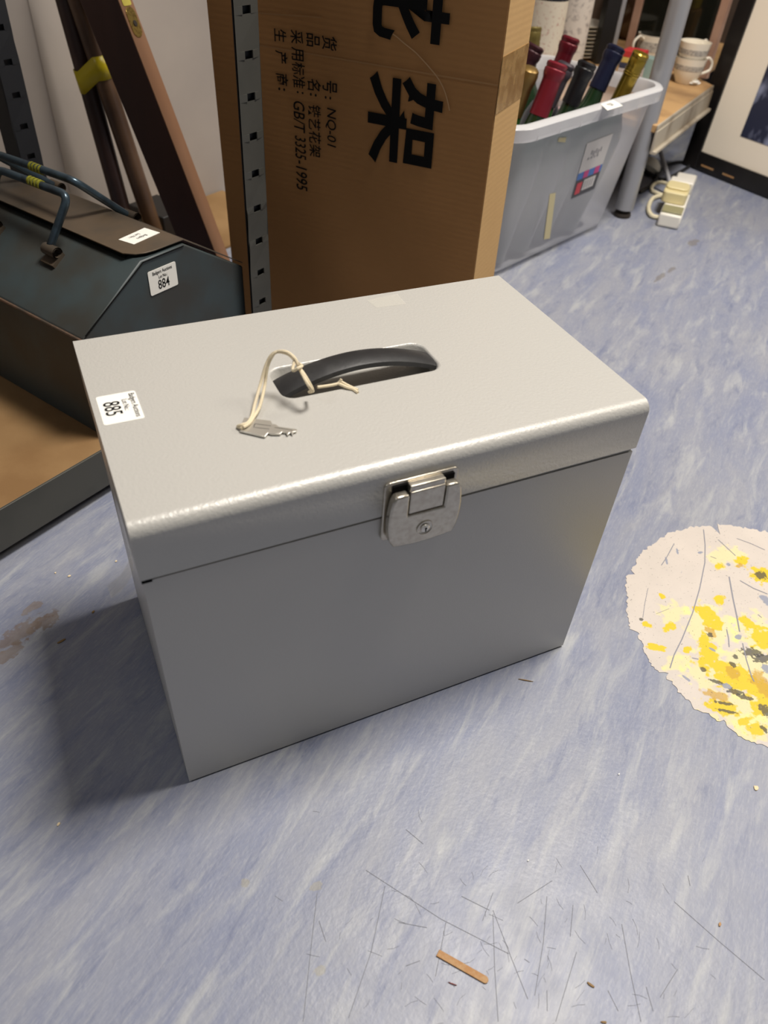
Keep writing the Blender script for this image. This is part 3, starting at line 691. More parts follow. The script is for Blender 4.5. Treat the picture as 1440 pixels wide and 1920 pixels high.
# ================================================================== CARDBOARD BOX
yaw, lean, roll = -.8826, -.0071, .014
ct = Vector((math.cos(yaw), math.sin(yaw), 0)); cn = Vector((-ct.y, ct.x, 0))
cup = Z*math.cos(lean)+cn*math.sin(lean); cb = cn*math.cos(lean)-Z*math.sin(lean)
c_t = ct*math.cos(roll)+cup*math.sin(roll); c_u = cup*math.cos(roll)-ct*math.sin(roll)
CO = Vector((.5252, .4672, .0065)); CW, CT, CH = .3998, .0954, .92
cbx = thing('cardboard_box', 'tall brown cardboard box printed with Chinese characters standing on end', 'cardboard box', CO-ct*CW/2+cn*CT/2)
MC = fr(CO-c_t*CW, c_t, c_u)       # local x along face, y up, z = towards the viewer (x cross y)
zdir = c_t.cross(c_u); sgn = -1    # body lies behind the face
bm = bmesh.new()
NX, NY = 14, 30
def bulge(x, y): return .0018*math.sin(PI*x/CW)*math.sin(y*7) + .0012*math.sin(x*31+y*17)
g_ = [[bm.verts.new(MC @ Vector((CW*i/NX, CH*j/NY, bulge(CW*i/NX, CH*j/NY) if 0 < i < NX else 0))) for j in range(NY+1)] for i in range(NX+1)]
for i in range(NX):
    for j in range(NY): bm.faces.new((g_[i][j], g_[i+1][j], g_[i+1][j+1], g_[i][j+1]))
bk = [bm.verts.new(MC @ Vector((x, y, -CT))) for x, y in ((0, 0), (CW, 0), (CW, CH), (0, CH))]
bm.faces.new(bk[::-1])
bm.faces.new([g_[0][j] for j in range(NY+1)][::-1] + [bk[0], bk[3]][::1])
bm.faces.new([g_[NX][j] for j in range(NY+1)] + [bk[2], bk[1]])
bm.faces.new([g_[i][0] for i in range(NX+1)][::-1] + [bk[0], bk[1]])
bm.faces.new([g_[i][NY] for i in range(NX+1)] + [bk[2], bk[3]])
shell = obj('carton', bm, M_CARD, cbx, smooth=25)
def cl(x, y):
    p = MC.inverted() @ hit(x, y, zdir, CO); return p.x, p.y
def P380(x, y): return 380+x/2.3226, y/2.3226
Oc = MC @ Vector((0, 0, 0))
its = []
# reading direction runs down the box; the tops of the letters face right
BB = [('架', 720, 335, 1040, 738, .022), ('花', 740, -215, 1085, 192, .022),
      ('货', 525, 155, 590, 217, .01), ('号', 527, 350, 590, 403, .01), (':', 537, 417, 565, 430, .01),
      ('品', 457, 145, 515, 202, .01), ('名', 462, 342, 520, 393, .01), (':', 472, 404, 502, 417, .01),
      ('铁', 465, 455, 520, 508, .01), ('艺', 467, 512, 518, 564, .01), ('花', 468, 570, 520, 622, .01), ('架', 470, 628, 520, 682, .01),
      ('采', 388, 130, 443, 190, .01), ('用', 392, 205, 445, 262, .01), ('标', 395, 270, 450, 324, .01), ('准', 397, 328, 452, 382, .01), (':', 415, 396, 445, 406, .01),
      ('GB/T', 402, 440, 450, 575, .006), ('3325', 408, 592, 455, 690, .006), ('-1995', 412, 698, 460, 826, .006),
      ('生', 318, 125, 370, 182, .01), ('产', 322, 220, 375, 274, .01), ('商', 325, 318, 378, 370, .01), (':', 335, 380, 365, 393, .01),
      ('NQ-01', 540, 470, 586, 638, .006)]
for ch, xa, ya, xb, yb, bd in BB:
    ym = (ya+yb)/2; xm = (xa+xb)/2
    l_ = cl(*P380(xa, ym)); r_ = cl(*P380(xb, ym)); t_u = cl(*P380(xm, ya)); t_d = cl(*P380(xm, yb)); c0 = cl(*P380(xm, ym))
    its.append((ch, -c0[1], c0[0], .05, 1, bd, .12 if ch[0] in 'GN3-' else 0, (t_u[1]-t_d[1], r_[0]-l_[0])))
L_ = lettering('printed_lettering', its, M_INK, shell, Oc, -c_u, c_t, 0)
for v_ in L_.data.vertices: v_.co += (PM[shell].inverted().to_3x3() @ (c_t.cross(c_u)))*.0032
# right side in the paler lit copy of the cardboard, with packing tape
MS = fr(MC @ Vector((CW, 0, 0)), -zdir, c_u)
bm = bmesh.new(); box(bm, (0.0008, .001, 0), (CT-.0005, CH, .0012), MS); obj('side_panel', bm, M_CARDLIT, cbx, bevel=.0004, label='side panel coloured paler for the light on it')
def sl_(x, y): p = MS.inverted() @ hit(x, y, c_t, CO); return p
pa = sl_(955, 195).y; pb = sl_(975, 88).y
bm = bmesh.new(); box(bm, (-.0004, pa, .0012), (CT, pb, .0017), MS); obj('packing_tape', bm, M_PACK, cbx, smooth=0)
bm = bmesh.new()
cr = [(770, 130), (830, 145), (880, 185), (930, 225), (965, 262), (990, 290), (1030, 340), (1060, 400), (1080, 480)]
ribbon(bm, spline([hit(*P380(*q), zdir, CO) for q in cr], 4), .0014, zdir, .0030)
obj('torn_crease', bm, mat('torn_paper', srgb(186, 150, 108), .9), shell, smooth=0)
bm = bmesh.new()
for a, b in (((245, 195), (1290, 370)), ((240, 55), (520, 75))):
    ribbon(bm, [hit(*P380(a[0]+(b[0]-a[0])*t/8, a[1]+(b[1]-a[1])*t/8), zdir, CO) for t in range(9)], .0018, zdir, .0028)
obj('fold_line', bm, mat('pressed_fold', srgb(164, 124, 80), .9), shell, smooth=0)

# ================================================================== FLOOR STICKER AND LITTER
sc_c = Vector((.6344, -.0662, 0)); sr = .1624
bm = bmesh.new(); ctr = bm.verts.new((sc_c.x, sc_c.y, .0006)); rg = []; rg2 = []
random.seed(3)
n = 420; rj = 0
for k in range(n):
    a = 2*PI*k/n; rj = rj*.65+random.gauss(0, .0012)
    r = sr + rj + .0014*math.sin(a*17)
    for (px_, py_), dep, wd_ in (((1345, 995), .014, .03), ((1185, 1075), .008, .03), ((1252, 1262), .010, .03), ((1425, 996), .006, .02), ((1362, 1345), .007, .02), ((1190, 1190), .004, .02)):
        q = fz(px_, py_)-sc_c; da = (a-math.atan2(q.y, q.x)+PI) % (2*PI)-PI
        if abs(da) < wd_: r -= dep*(1-abs(da)/wd_)
    rg.append(bm.verts.new((sc_c.x+r*math.cos(a), sc_c.y+r*math.sin(a), .0006))); rg2.append(bm.verts.new((sc_c.x+r*math.cos(a), sc_c.y+r*math.sin(a), .0)))
for k in range(n):
    j = (k+1) % n; bm.faces.new((ctr, rg[k], rg[j])); bm.faces.new((rg[k], rg2[k], rg2[j], rg[j]))
stk = obj('floor_sticker', bm, sticker_mat(), smooth=0); setp(stk, 'large round worn white floor sticker with yellow patches and ragged edge', 'floor sticker')
bm = bmesh.new()
def P6(x, y): return fz(1120+x/4.175, 960+y/4.175)
for l_, wd_ in (([(830, 140), (842, 260), (840, 400), (800, 600), (745, 790), (660, 1000), (600, 1120), (567, 1225)], .0012), ([(1030, 510), (1060, 680), (1090, 820), (1112, 940)], .0016),
               ([(1135, 1030), (1165, 1160), (1205, 1290), (1225, 1330)], .0012), ([(1115, 540), (1220, 600), (1330, 645)], .0014), ([(945, 220), (1010, 280), (1080, 345)], .0010),
               ([(395, 600), (370, 720), (355, 830)], .0006), ([(1090, 210), (1200, 250), (1310, 300)], .0010), ([(1010, 920), (1025, 990), (1030, 1060)], .0012), ([(600, 250), (540, 360), (500, 420)], .001), ([(740, 1145), (790, 1155)], .001),
               ([(885, 350), (930, 368)], .0007), ([(1255, 805), (1285, 830)], .0008), ([(460, 800), (560, 760)], .0004)):
    ribbon(bm, [P6(*q) for q in l_], wd_, Z, .0008)
obj('crack_lines', bm, M_CRACK, stk, smooth=0)

a = fz(820, 1787); b = fz(915, 1841); d = (b-a); L0 = d.length
bm = bmesh.new(); prism(bm, [(0, -.0026), (L0-.0026, -.0026)] + [(L0-.0026+.0026*math.sin(t), -.0026*math.cos(t)) for t in [PI*k/8 for k in range(1, 8)]] + [(L0-.0026, .0026), (.0004, .0026)], .0002, .0016, fr(a, d, Z.cross(d)))
o = obj('wooden_splint', bm, M_WOODST, bevel=.0003, origin=(a+b)/2); setp(o, 'small flat wooden stick with one rounded end lying on the floor', 'wooden stick')
def bit(name, x, y, lx, ly, ang, m, label, cat, n=7, h=.0012):
    p = fz(x, y); bm = bmesh.new(); pts = []
    for k in range(n):
        t = 2*PI*k/n; r = random.uniform(.65, 1.1); pts.append((lx*r*math.cos(t), ly*r*math.sin(t)))
    prism(bm, pts, .0002, h, Matrix.Translation(p) @ Matrix.Rotation(ang, 4, 'Z')); o = obj(name, bm, m, bevel=.0003, origin=p); setp(o, label, cat); return o
bit('leaf_fragment', 115, 1203, .0055, .0016, .3, M_STRAW, 'tan curled leaf fragment on the floor beside the brown stain', 'leaf')
bit('crumb', 130, 1081, .0020, .0016, .2, M_CRUMB, 'cream crumb on the floor left of the filing box, the larger of two', 'crumb')
bit('crumb', 218, 1053, .0016, .0012, .2, M_CRUMB, 'pale crumb on the floor close to the peeling tape', 'crumb')
bit('crumb', 175, 1148, .0022, .0014, .9, M_STRAW, 'dull brown crumb at the edge of the filing box shadow', 'crumb')
bit('crumb', 104, 1075, .0012, .001, .9, M_CRUMB, 'tiny crumb just left of the larger cream crumb', 'crumb')
bit('crumb', 110, 1546, .0018, .0014, .9, M_CRUMB, 'pale crumb on bare floor at lower left', 'crumb')
bit('crumb', 1417, 1478, .0030, .0024, .4, M_CRUMB, 'star-shaped cream crumb on the floor below the round sticker', 'crumb', 9)
bit('crumb', 1160, 1452, .0014, .0008, .2, M_WHITE, 'tiny white fleck on the floor between filing box and round sticker', 'crumb')
bit('crumb', 990, 1614, .0010, .0008, .2, M_WHITE, 'tiny white fleck on the floor above the wooden stick', 'crumb')
bit('seed_husk', 1107, 1847, .0012, .0036, .55, M_STRAW, 'brown seed husk on the floor right of the wooden stick', 'husk')
bit('seed_husk', 1131, 1917, .0030, .0010, -.5, M_STRAW, 'brown husk at the bottom edge of the picture', 'husk')
bit('straw_piece', 985, 1276, .0085, .0006, -.6, M_STRAW, 'thin straw lying on the floor in front of the filing box', 'straw')
bit('wood_chip', 1349, 1734, .0024, .0014, .7, M_WOODST, 'small orange-brown wood chip on the floor at lower right', 'wood chip', 5)
bit('red_thread', 848, 1845, .0040, .0004, -.7, mat('dull_red', srgb(130, 70, 66), .8), 'short dull red thread beside the wooden stick', 'thread')

# ================================================================== PLASTIC BIN
by = math.radians(22); bt = Vector((math.cos(by), math.sin(by), 0)); bn = Vector((-bt.y, bt.x, 0))
def BN(a, n_, z=0): return bt*a + bn*n_ + Z*z
MBN = fr((0, 0, 0), bt, bn)
ZR = .285
bn_thing = thing('storage_tub', 'large frosted clear plastic storage tub holding wine bottles', 'storage tub', BN(1.2, .58, 0), by)
def tub_ring(bm, a0, a1, n0, n1, r, z, nseg=8): return [bm.verts.new(MBN @ Vector((p[0], p[1], z))) for p in rrect(a0, n0, a1, n1, r, nseg)]
A0, A1, N0, N1 = .937, 1.472, .391, .720
bm = bmesh.new(); rs = []
for ins, z, r in ((.080, 0.0, .03), (.062, .002, .045), (.050, .010, .052), (.045, .022, .055), (.030, .14, .055), (.016, ZR-.026, .055)):
    rs.append(tub_ring(bm, A0+ins, A1-ins*.75, N0+ins, N1-ins, r, z))
bm.faces.new(rs[0][::-1])
for A, B in zip(rs, rs[1:]):
    for k in range(len(A)): bm.faces.new((A[k], A[(k+1) % len(A)], B[(k+1) % len(A)], B[k]))
o = obj('tub_wall', bm, M_BIN, bn_thing, smooth=50)
bm = bmesh.new(); rs = []
for ins, z in ((.016, ZR-.026), (.002, ZR-.024), (.0, ZR-.004), (.004, ZR), (.016, ZR), (.0175, ZR-.004), (.0175, ZR-.026)):
    rs.append(tub_ring(bm, A0+ins, A1-ins, N0+ins, N1-ins, .06-ins, z, 8))
for A, B in zip(rs, rs[1:]):
    for k in range(len(A)): bm.faces.new((A[k], A[(k+1) % len(A)], B[(k+1) % len(A)], B[k]))
obj('tub_rim', bm, M_RIM, bn_thing, smooth=50, label='thicker whitish rim')
for k in range(7):
    bm = bmesh.new(); a = A0+.07+k*.066; box(bm, (a, N0+.0165, ZR-.024), (a+.0015, N0+.001, ZR-.003), MBN)
    obj('rim_rib', bm, M_RIM, bn_thing, smooth=0)
# price tag on the rim
bm = bmesh.new(); tp_ = [fz(*q, ZR+.0006) for q in ((1126, 195), (1139, 207), (1168, 198), (1150, 187))]
bm.faces.new([bm.verts.new(p) for p in tp_]); o = obj('price_tag', bm, M_WHITE, bn_thing, smooth=0); s = o.modifiers.new('solid', 'SOLIDIFY'); s.thickness = .0004
c_ = sum(tp_, Vector())/4; lettering('tag_lettering', [('57', 0, 0, .016, .9)], M_GREYINK, o, c_, tp_[2]-tp_[1], tp_[0]-tp_[1], .0008)
# printed product label on the long side
def wallpt(x, y):   # front wall plane leans: use two heights
    p0 = BN(0, N0+.045, .022); p1 = BN(0, N0+.016, ZR-.026); nrm = bt.cross(p1-p0); return hit(x, y, nrm, p0) - bn*.0012
def wq(c): return [wallpt(1020+x/4.5, 200+y/4.5) for x, y in c]
plb = [(360, 310), (580, 225), (420, 690), (225, 775)]
def lerp(c, s, t): a, b, cc, d = [Vector(q) for q in c]; return (a*(1-s)+b*s)*(1-t)+(d*(1-s)+cc*s)*t
def lab_quad(bm, s0, s1, t0, t1, h=.0, mi=0):
    q = [lerp(plb, s0, t0), lerp(plb, s1, t0), lerp(plb, s1, t1), lerp(plb, s0, t1)]
    bm.faces.new([bm.verts.new(wallpt(1020+v.x/4.5, 200+v.y/4.5)-bn*h) for v in q]).material_index = mi
cols = [mat('lbl_white', srgb(206, 202, 198), .5), mat('lbl_dark', srgb(70, 70, 74), .5), mat('lbl_blue', srgb(74, 118, 186), .5), mat('lbl_pink', srgb(200, 70, 130), .5), mat('lbl_red', srgb(206, 66, 76), .5), mat('lbl_grey', srgb(150, 148, 150), .5)]
bm = bmesh.new()
lab_quad(bm, 0, 1, 0, .55, 0, 0); lab_quad(bm, 0, 1, .68, 1, 0, 1); lab_quad(bm, 0, 1, .55, .68, 0, 2)
for k in range(2): lab_quad(bm, .25+k*.45, .45+k*.45, .55, .68, .0004, 3)
lab_quad(bm, .08, .3, .74, .95, .0004, 4); lab_quad(bm, .36, .85, .72, .92, .0004, 0)
for k in range(4): lab_quad(bm, .42+k*.1, .46+k*.1, .75, .89, .0006, 5)
for k in range(5): lab_quad(bm, .3+k*.09, .35+k*.09, .18+.03*(k % 2), .26+.03*(k % 2), .0004, 5)
for k in range(4): lab_quad(bm, .22+k*.12, .28+k*.12, .30, .34, .0004, 5)
obj('product_label', bm, cols, bn_thing, smooth=0, label='printed label with blue and pink squares')
M_AGED = mat('aged_tape', srgb(206, 194, 150), .6)
for c in ([(120, 262), (185, 258), (175, 300), (112, 295)], [(45, 735), (95, 725), (45, 1110), (-5, 1120)]):
    bm = bmesh.new(); bm.faces.new([bm.verts.new(p) for p in wq(c)])
    obj('masking_tape', bm, M_AGED, bn_thing, smooth=0)

# ------------------------------------------------------------------ wine bottles
def bottle(base, cap, R, rn, neck, m_glass, m_cap, capl, label, group, style='cork', lab=None, name='wine_bottle'):
    base = Vector(base); cap = Vector(cap); up = (cap-base).normalized(); Hh = (cap-base).length
    t = thing(name, label, 'bottle', base, group=group)
    x = up.orthogonal(); M = fr(base, x, up.cross(x)); s = Hh
    sh = s-neck
    prof = [(0, .004), (R*.85, .0), (R, .004), (R, sh-.055), (R*.97, sh-.040), (R*.80, sh-.020), (R*.50, sh), (rn*1.12, sh+.012), (rn, sh+.03), (rn, s-.004)]
    bm = bmesh.new(); lathe(bm, prof + [(0, s-.004)], M, 26); obj('glass', bm, m_glass, t)
    c = rn*1.07; bm = bmesh.new(); z0 = s-capl
    if style == 'screw':
        pr2 = [(c, z0), (c, s-.040)]
        for k in range(3): pr2 += [(c*1.02, s-.039+k*.004), (c*1.07, s-.037+k*.004)]
        pr2 += [(c*1.0, s-.024), (c*1.06, s-.022), (c*1.06, s-.010), (c*1.02, s-.0085), (c*1.07, s-.007), (c*1.07, s-.002), (c*.95, s), (0, s)]
    elif style == 'crown':
        pr2 = [(c, z0), (c*1.02, s-.032), (c*1.20, s-.022), (c*1.24, s-.012), (c*1.15, s-.004), (c*.8, s), (0, s+.001)]
    else:
        pr2 = [(c*1.06, z0), (c, s-.030), (c*1.03, s-.026), (c*1.16, s-.020), (c*1.16, s-.012), (c*1.05, s-.010), (c*1.12, s-.008), (c*1.14, s-.003), (c*.9, s), (c*.7, s-.0008), (0, s-.001)]
    lathe(bm, pr2, M, 26); obj('capsule', bm, m_cap, t)
    if lab:
        z0, z1, ml = lab; bm = bmesh.new(); nn = 26; A = []; B = []
        a0 = math.atan2(M.inverted().to_3x3().__matmul__(CAM-base).y, M.inverted().to_3x3().__matmul__(CAM-base).x)
        for k in range(nn+1):
            a = a0-2.2+4.4*k/nn
            A.append(bm.verts.new(M @ Vector((R*1.012*math.cos(a), R*1.012*math.sin(a), z0)))); B.append(bm.verts.new(M @ Vector((R*1.012*math.cos(a), R*1.012*math.sin(a), z1))))
        for k in range(nn): bm.faces.new((A[k], A[k+1], B[k+1], B[k]))
        obj('paper_label', bm, ml, t)
    return t
def capm(n_, r, g, b, ro=.35, me=.3): return mat(n_, srgb(r*.74, g*.74, b*.74), ro, me, bump=(200, .15))
G = 'wine bottles in the plastic tub'
BT = [((996, 126), .335, (1.100, .562), M_GLASSG, capm('gold_capsule', 186, 150, 84, .35, .6), .080, 'wine bottle with domed gold capsule nearest the cardboard box', 'crown', .0128),
      ((1005, 84), .345, (1.120, .637), M_GLASSK, capm('maroon_capsule', 82, 40, 50), .075, 'wine bottle with dark maroon capsule behind the domed gold one', 'cork', .0150),
      ((1002, 50), .345, (1.350, .636), M_GLASSDG, capm('pale_gold_capsule', 168, 150, 84, .35, .5), .06, 'wine bottle with pale gold cap at the back of the tub beside the cardboard box', 'screw', .0135),
      ((1047, 117), .345, (1.055, .492), M_GLASSDG, capm('red_capsule', 164, 40, 58), .085, 'wine bottle with bright red capsule at the front of the tub', 'cork', .0155),
      ((1072, 69), .350, (1.262, .600), M_GLASSK, capm('crimson_capsule', 130, 20, 40), .075, 'wine bottle with deep crimson capsule standing behind the bright red one', 'cork', .0150),
      ((1064, 118), .322, (1.185, .575), M_GLASSG, capm('plum_grey_capsule', 92, 82, 92), .075, 'wine bottle with plum-grey capsule half hidden behind the bright red one', 'cork', .0140),
      ((1103, 116), .340, (1.135, .492), M_GLASSDG, capm('black_capsule', 34, 34, 38), .070, 'wine bottle with plain black capsule', 'cork', .0145),
      ((1157, 87), .350, (1.216, .500), M_GLASSDG, capm('navy_capsule', 32, 38, 72), .075, 'wine bottle with navy blue capsule', 'cork', .0150),
      ((1203, 99), .347, (1.322, .494), M_GLASSDG, capm('bright_gold_capsule', 206, 172, 60, .25, .7), .085, 'wine bottle with shiny ribbed gold screw cap at the right end', 'screw', .0142)]
for (q, z, (a, n_), mg, mc, cl_, lb_, stl, rn) in BT:
    bottle(BN(a, n_, .014), fz(*q, z), .0375, rn, .105, mg, mc, cl_, lb_, G, stl)
# pink packet and dark cloth in the tub's right end
bm = bmesh.new(); MX = fr(BN(1.402, .52, .10), bt, bn); box(bm, (-.024, 0, 0), (.024, .10, .105), MX); o = obj('pink_packet', bm, mat('faded_pink_card', srgb(206, 168, 170), .7), bevel=.003, origin=BN(1.385, .525, .10)); setp(o, 'faded pink packet seen inside the right end of the tub', 'packet')
bm = bmesh.new(); MX = fr(BN(1.400, .51, .004), bt, bn); box(bm, (-.024, 0, 0), (.024, .11, .0955), MX); o = obj('grey_carton', bm, mat('slate_card', srgb(88, 98, 112), .7), bevel=.003, origin=BN(1.385, .525, .004)); setp(o, 'slate grey carton under the pink packet in the tub', 'carton')

# ================================================================== RIGHT SHELF UNIT
ry = math.radians(33.2); rt = Vector((math.cos(ry), math.sin(ry), 0)); rn_ = Vector((-rt.y, rt.x, 0))
RO = fz(1235, 236, .2); RO.z = 0
def RS(a, n_, z=0): return RO + rt*a + rn_*n_ + Z*z
MRS = fr(RO, rt, rn_)
PF = fz(1166, 405); pa_ = (PF-RO).dot(rt); pn_ = (PF-RO).dot(rn_)
rs_ = thing('shelf_unit', 'low wooden shelf with scuffed pale front rail on silver posts at right', 'shelving', RS(.2, .2), ry)
bm = bmesh.new(); prism(bm, [(1.05, .06), (1.05, .46), (.075, .46), (.002, .012), (.002, .004), (.468, .004), (.50, .035), (.53, .06)], .184, .2, MRS); obj('shelf_board', bm, M_WOODR, rs_, bevel=.002)
bm = bmesh.new(); box(bm, (-.0, 0, .190), (.466, .0035, .2005), MRS); box(bm, (-.0, -.002, .150), (.466, .0035, .1895), MRS); box(bm, (-.0, -.010, .143), (.466, .0035, .150), MRS); obj('front_rail', bm, M_RAIL, rs_, bevel=.0012)
bm = bmesh.new(); tube(bm, [PF+Z*.018, PF+Z*1.1], .0205, 28); obj('post', bm, M_POST, rs_)
bm = bmesh.new(); lathe(bm, [(0, 0), (.018, 0), (.0195, .004), (.018, .009), (.010, .012), (.010, .019), (0, .019)], Matrix.Translation(PF), 24); obj('post_foot', bm, M_FOOT, rs_)
bm = bmesh.new(); pb_ = RS(.15, .40); tube(bm, [pb_, pb_+Z*.1835], .0205, 20); obj('post', bm, M_POST, rs_)
bm = bmesh.new(); box(bm, (.05, .4605, 0), (1.05, .470, .85), MRS); box(bm, (1.0505, .03, 0), (1.058, .470, .85), MRS); obj('back_panel', bm, M_DARKWD, rs_, smooth=0)  # lower part and end piece added to darken the space behind
bm = bmesh.new(); box(bm, (.10, .115, 0), (1.04, .125, .1838), MRS); obj('under_shelf_shade', bm, M_DKPOST, rs_, smooth=0)  # dark sheet added to stand in for the shade under the shelf
bm = bmesh.new(); box(bm, (.36, .40, 0), (.40, .44, .1838), MRS); obj('rear_leg', bm, M_DKPOST, rs_, smooth=0)
bp_ = fz(1128, 121, .2)
kp_ = thing('black_post', 'square black post with a thin grey edge strip left of the silver post', 'post', (bp_.x, bp_.y, .2003))
MKP = fr((bp_.x, bp_.y, .2003), (1, -.25, 0), (.25, 1, 0))
bm = bmesh.new(); box(bm, (-.020, 0, 0), (.018, .03, .55), MKP); obj('post_body', bm, M_DKPOST, kp_, bevel=.001)
bm = bmesh.new(); box(bm, (.0182, 0, 0), (.030, .03, .55), MKP); obj('edge_strip', bm, M_POST, kp_, bevel=.001, label='thin grey strip')
ea = RS(.517, .032, .2003); ed = (rt*.30+rn_*.954).normalized()
mp_ = thing('framed_glass_panel', 'upright dark glass panel in a pinkish wooden frame standing on the shelf end', 'glass panel', ea)
MMP = fr(ea, ed, Z)
for a_, b_ in ((0, .022), (.238, .260)):
    bm = bmesh.new(); box(bm, (a_, 0, -.008), (b_, .62, .008), MMP); obj('frame_stile', bm, M_PINKW, mp_, bevel=.002)
bm = bmesh.new(); box(bm, (.0223, 0, -.008), (.2377, .012, .008), MMP); obj('frame_rail', bm, M_PINKW, mp_, bevel=.002)
bm = bmesh.new(); box(bm, (.0223, .0122, -.002), (.2377, .62, .002), MMP); obj('glass_pane', bm, M_PANE, mp_, smooth=0)

# cups, plates, and other wares on the shelf
def cup_mesh(bm, M, r=.038, h=.062):
    lathe(bm, [(0, .004), (r*.62, .0), (r*.66, .003), (r*.75, .010), (r*.93, .028), (r*.98, h-.012), (r*1.03, h), (r*.99, h), (r*.93, h-.012), (r*.86, .026), (r*.5, .008), (0, .007)], M, 28)
def cup(base, dirv, label, r=.038, h=.062):
    t = thing('china_cup', label, 'cup', base, group='china cups on the wooden shelf')
    d = Vector(dirv).normalized(); M = fr(base, d, Z.cross(d)); bm = bmesh.new(); cup_mesh(bm, M, r, h); obj('bowl', bm, M_CHINA, t)
    bm = bmesh.new(); lathe(bm, [(r*.945, .030), (r*.987, h-.014)], Matrix.Translation(Vector(M @ Vector((0, 0, 0)))) @ M.to_3x3().to_4x4() @ Matrix.Scale(1.006, 4, (1, 0, 0)) @ Matrix.Scale(1.006, 4, (0, 1, 0)), 28); obj('pattern_band', bm, M_CHINAD, t)
    pts = [(r*.95, h-.010), (r*1.35, h-.002), (r*1.75, h-.012), (r*1.75, h-.028), (r*1.3, .020), (r*.88, .017)]
    bm = bmesh.new(); tube(bm, spline([M @ Vector((x, 0, z)) for x, z in pts], 6), .0032, 8); obj('handle', bm, M_CHINA, t)
    return t
c1 = fz(1214, 118, .2); c1.z = .2005
cup(c1, (-1, -.15, 0), 'patterned white china cup with handle left, standing behind the silver post', .041, .066)
c2 = fz(1283, 155, .2); c2.z = .2005
cup(c2, (1, -.1, 0), 'lower patterned white china cup of the stacked pair right of the silver post', .037, .055)
c3 = c2 + Z*.026; c3 = Vector(c3)
c3.z = .2005+.0335
cup(c3, (.95, .35, 0), 'upper white china cup nested in the stack right of the silver post', .036, .055)
bm = bmesh.new(); q = fz(1300, 158, .2)
for k in range(3):
    a = k*1.1; pts = [(random.uniform(.7, 1.1)*.022*math.cos(t), random.uniform(.7, 1.1)*.012*math.sin(t)) for t in [2*PI*j/9 for j in range(9)]]
    prism(bm, pts, .0005+.003*k, .003+.003*k, Matrix.Translation(Vector((q.x, q.y, .2003))) @ Matrix.Rotation(a*.4, 4, 'Z'))
o = obj('crumpled_tissue', bm, M_WHITE, bevel=.001, origin=(q.x, q.y, .2003)); setp(o, 'crumpled white tissue at the foot of the stacked cups', 'tissue')
pq = RS(.505, .385, .2)
for k in range(9):
    bm = bmesh.new(); lathe(bm, [(0, 0), (.040, 0), (.044, .002), (.068, .0075), (.070, .009), (.066, .009), (.043, .004), (0, .003)], Matrix.Translation((pq.x, pq.y, .2005+k*.0085)), 36)
    o = obj('saucer', bm, M_CHINA, origin=(pq.x, pq.y, .2005+k*.0085))
    setp(o, ('topmost' if k == 8 else 'lowest' if k == 0 else ['', 'second', 'third', 'fourth', 'fifth', 'sixth', 'seventh', 'eighth'][k]) + (' plate' if k in (0, 8) else ' plate up') + ' in the stack of cream plates behind the black post', 'plate', 'stacked cream plates')
# printed packs between bottles and post
gp = fz(1183, 150, .2); MX = fr((gp.x, gp.y, .2005), rt, rn_)
z_ = 0
for nm, colr, h_, lb_ in (('white_carton', (214, 208, 210), .026, 'white carton at the bottom of the small pile left of the silver post'), ('navy_carton', (60, 66, 92), .012, 'thin navy carton in the small pile left of the silver post'),
                         ('yellow_carton', (222, 196, 110), .012, 'thin yellow carton in the small pile left of the silver post'), ('red_carton', (206, 60, 62), .014, 'red carton on top of the small pile left of the silver post')):
    bm = bmesh.new(); box(bm, (-.030, -.02, z_+.0004), (.022, .03, z_+h_), MX); o = obj(nm, bm, mat(nm, srgb(*colr), .5), bevel=.0012, origin=(gp.x, gp.y, .2005+z_)); setp(o, lb_, 'carton'); z_ += h_
tq_ = fz(1222, 148, .2); MX = fr((tq_.x, tq_.y, .2005), rt, rn_); bm = bmesh.new(); box(bm, (-.018, 0, 0), (.018, .03, .045), MX); o = obj('teal_carton', bm, mat('pale_teal', srgb(150, 176, 170), .5), bevel=.001, origin=(tq_.x, tq_.y, .2005)); setp(o, 'small pale teal carton beside the silver post', 'carton')
# tall bottles with labels standing on the shelf
M_LA = mat('aged_cream_label', srgb(200, 190, 172), .7, noise=(150, srgb(172, 132, 120), .56, .72))
M_LB = mat('sketch_label', srgb(214, 206, 196), .7, noise=(60, srgb(150, 142, 138), .52, .66))
ba = fz(1000, 172, .2); ba.z = .2005
bottle(ba, ba+Z*.42, .041, .016, .10, M_GLASSK, M_DKPOST, .06, 'tall dark bottle with large aged cream label behind the tub, beside the cardboard box', 'tall bottles on the wooden shelf', 'cork', (.03, .178, M_LA), 'tall_bottle')
bb = fz(1058, 140, .2); bb.z = .2005
bottle(bb, bb+Z*.42, .036, .016, .10, M_GLASSK, M_DKPOST, .06, 'tall bottle with cream label showing a grey sketch, right of the dark labelled one', 'tall bottles on the wooden shelf', 'cork', (.03, .28, M_LB), 'tall_bottle')
jq = fz(1185, 72, .2); jq.z = .2005; t = thing('brown_glass_jar', 'brown glass jar with brass lid at the back of the wooden shelf', 'jar', jq)
bm = bmesh.new(); lathe(bm, [(0, 0), (.045, 0), (.055, .01), (.060, .06), (.052, .11), (.036, .13), (.036, .15), (.033, .15), (.033, .128), (0, .125)], Matrix.Translation(jq), 30); obj('jar_body', bm, mat('brown_glass', srgb(84, 62, 44), .1, noise=(18, srgb(150, 140, 124), .58, .72)), t)
bm = bmesh.new(); lathe(bm, [(.038, .1505), (.039, .152), (.039, .166), (.036, .169), (0, .170)], Matrix.Translation(jq), 30); obj('jar_lid', bm, M_BRASS, t)
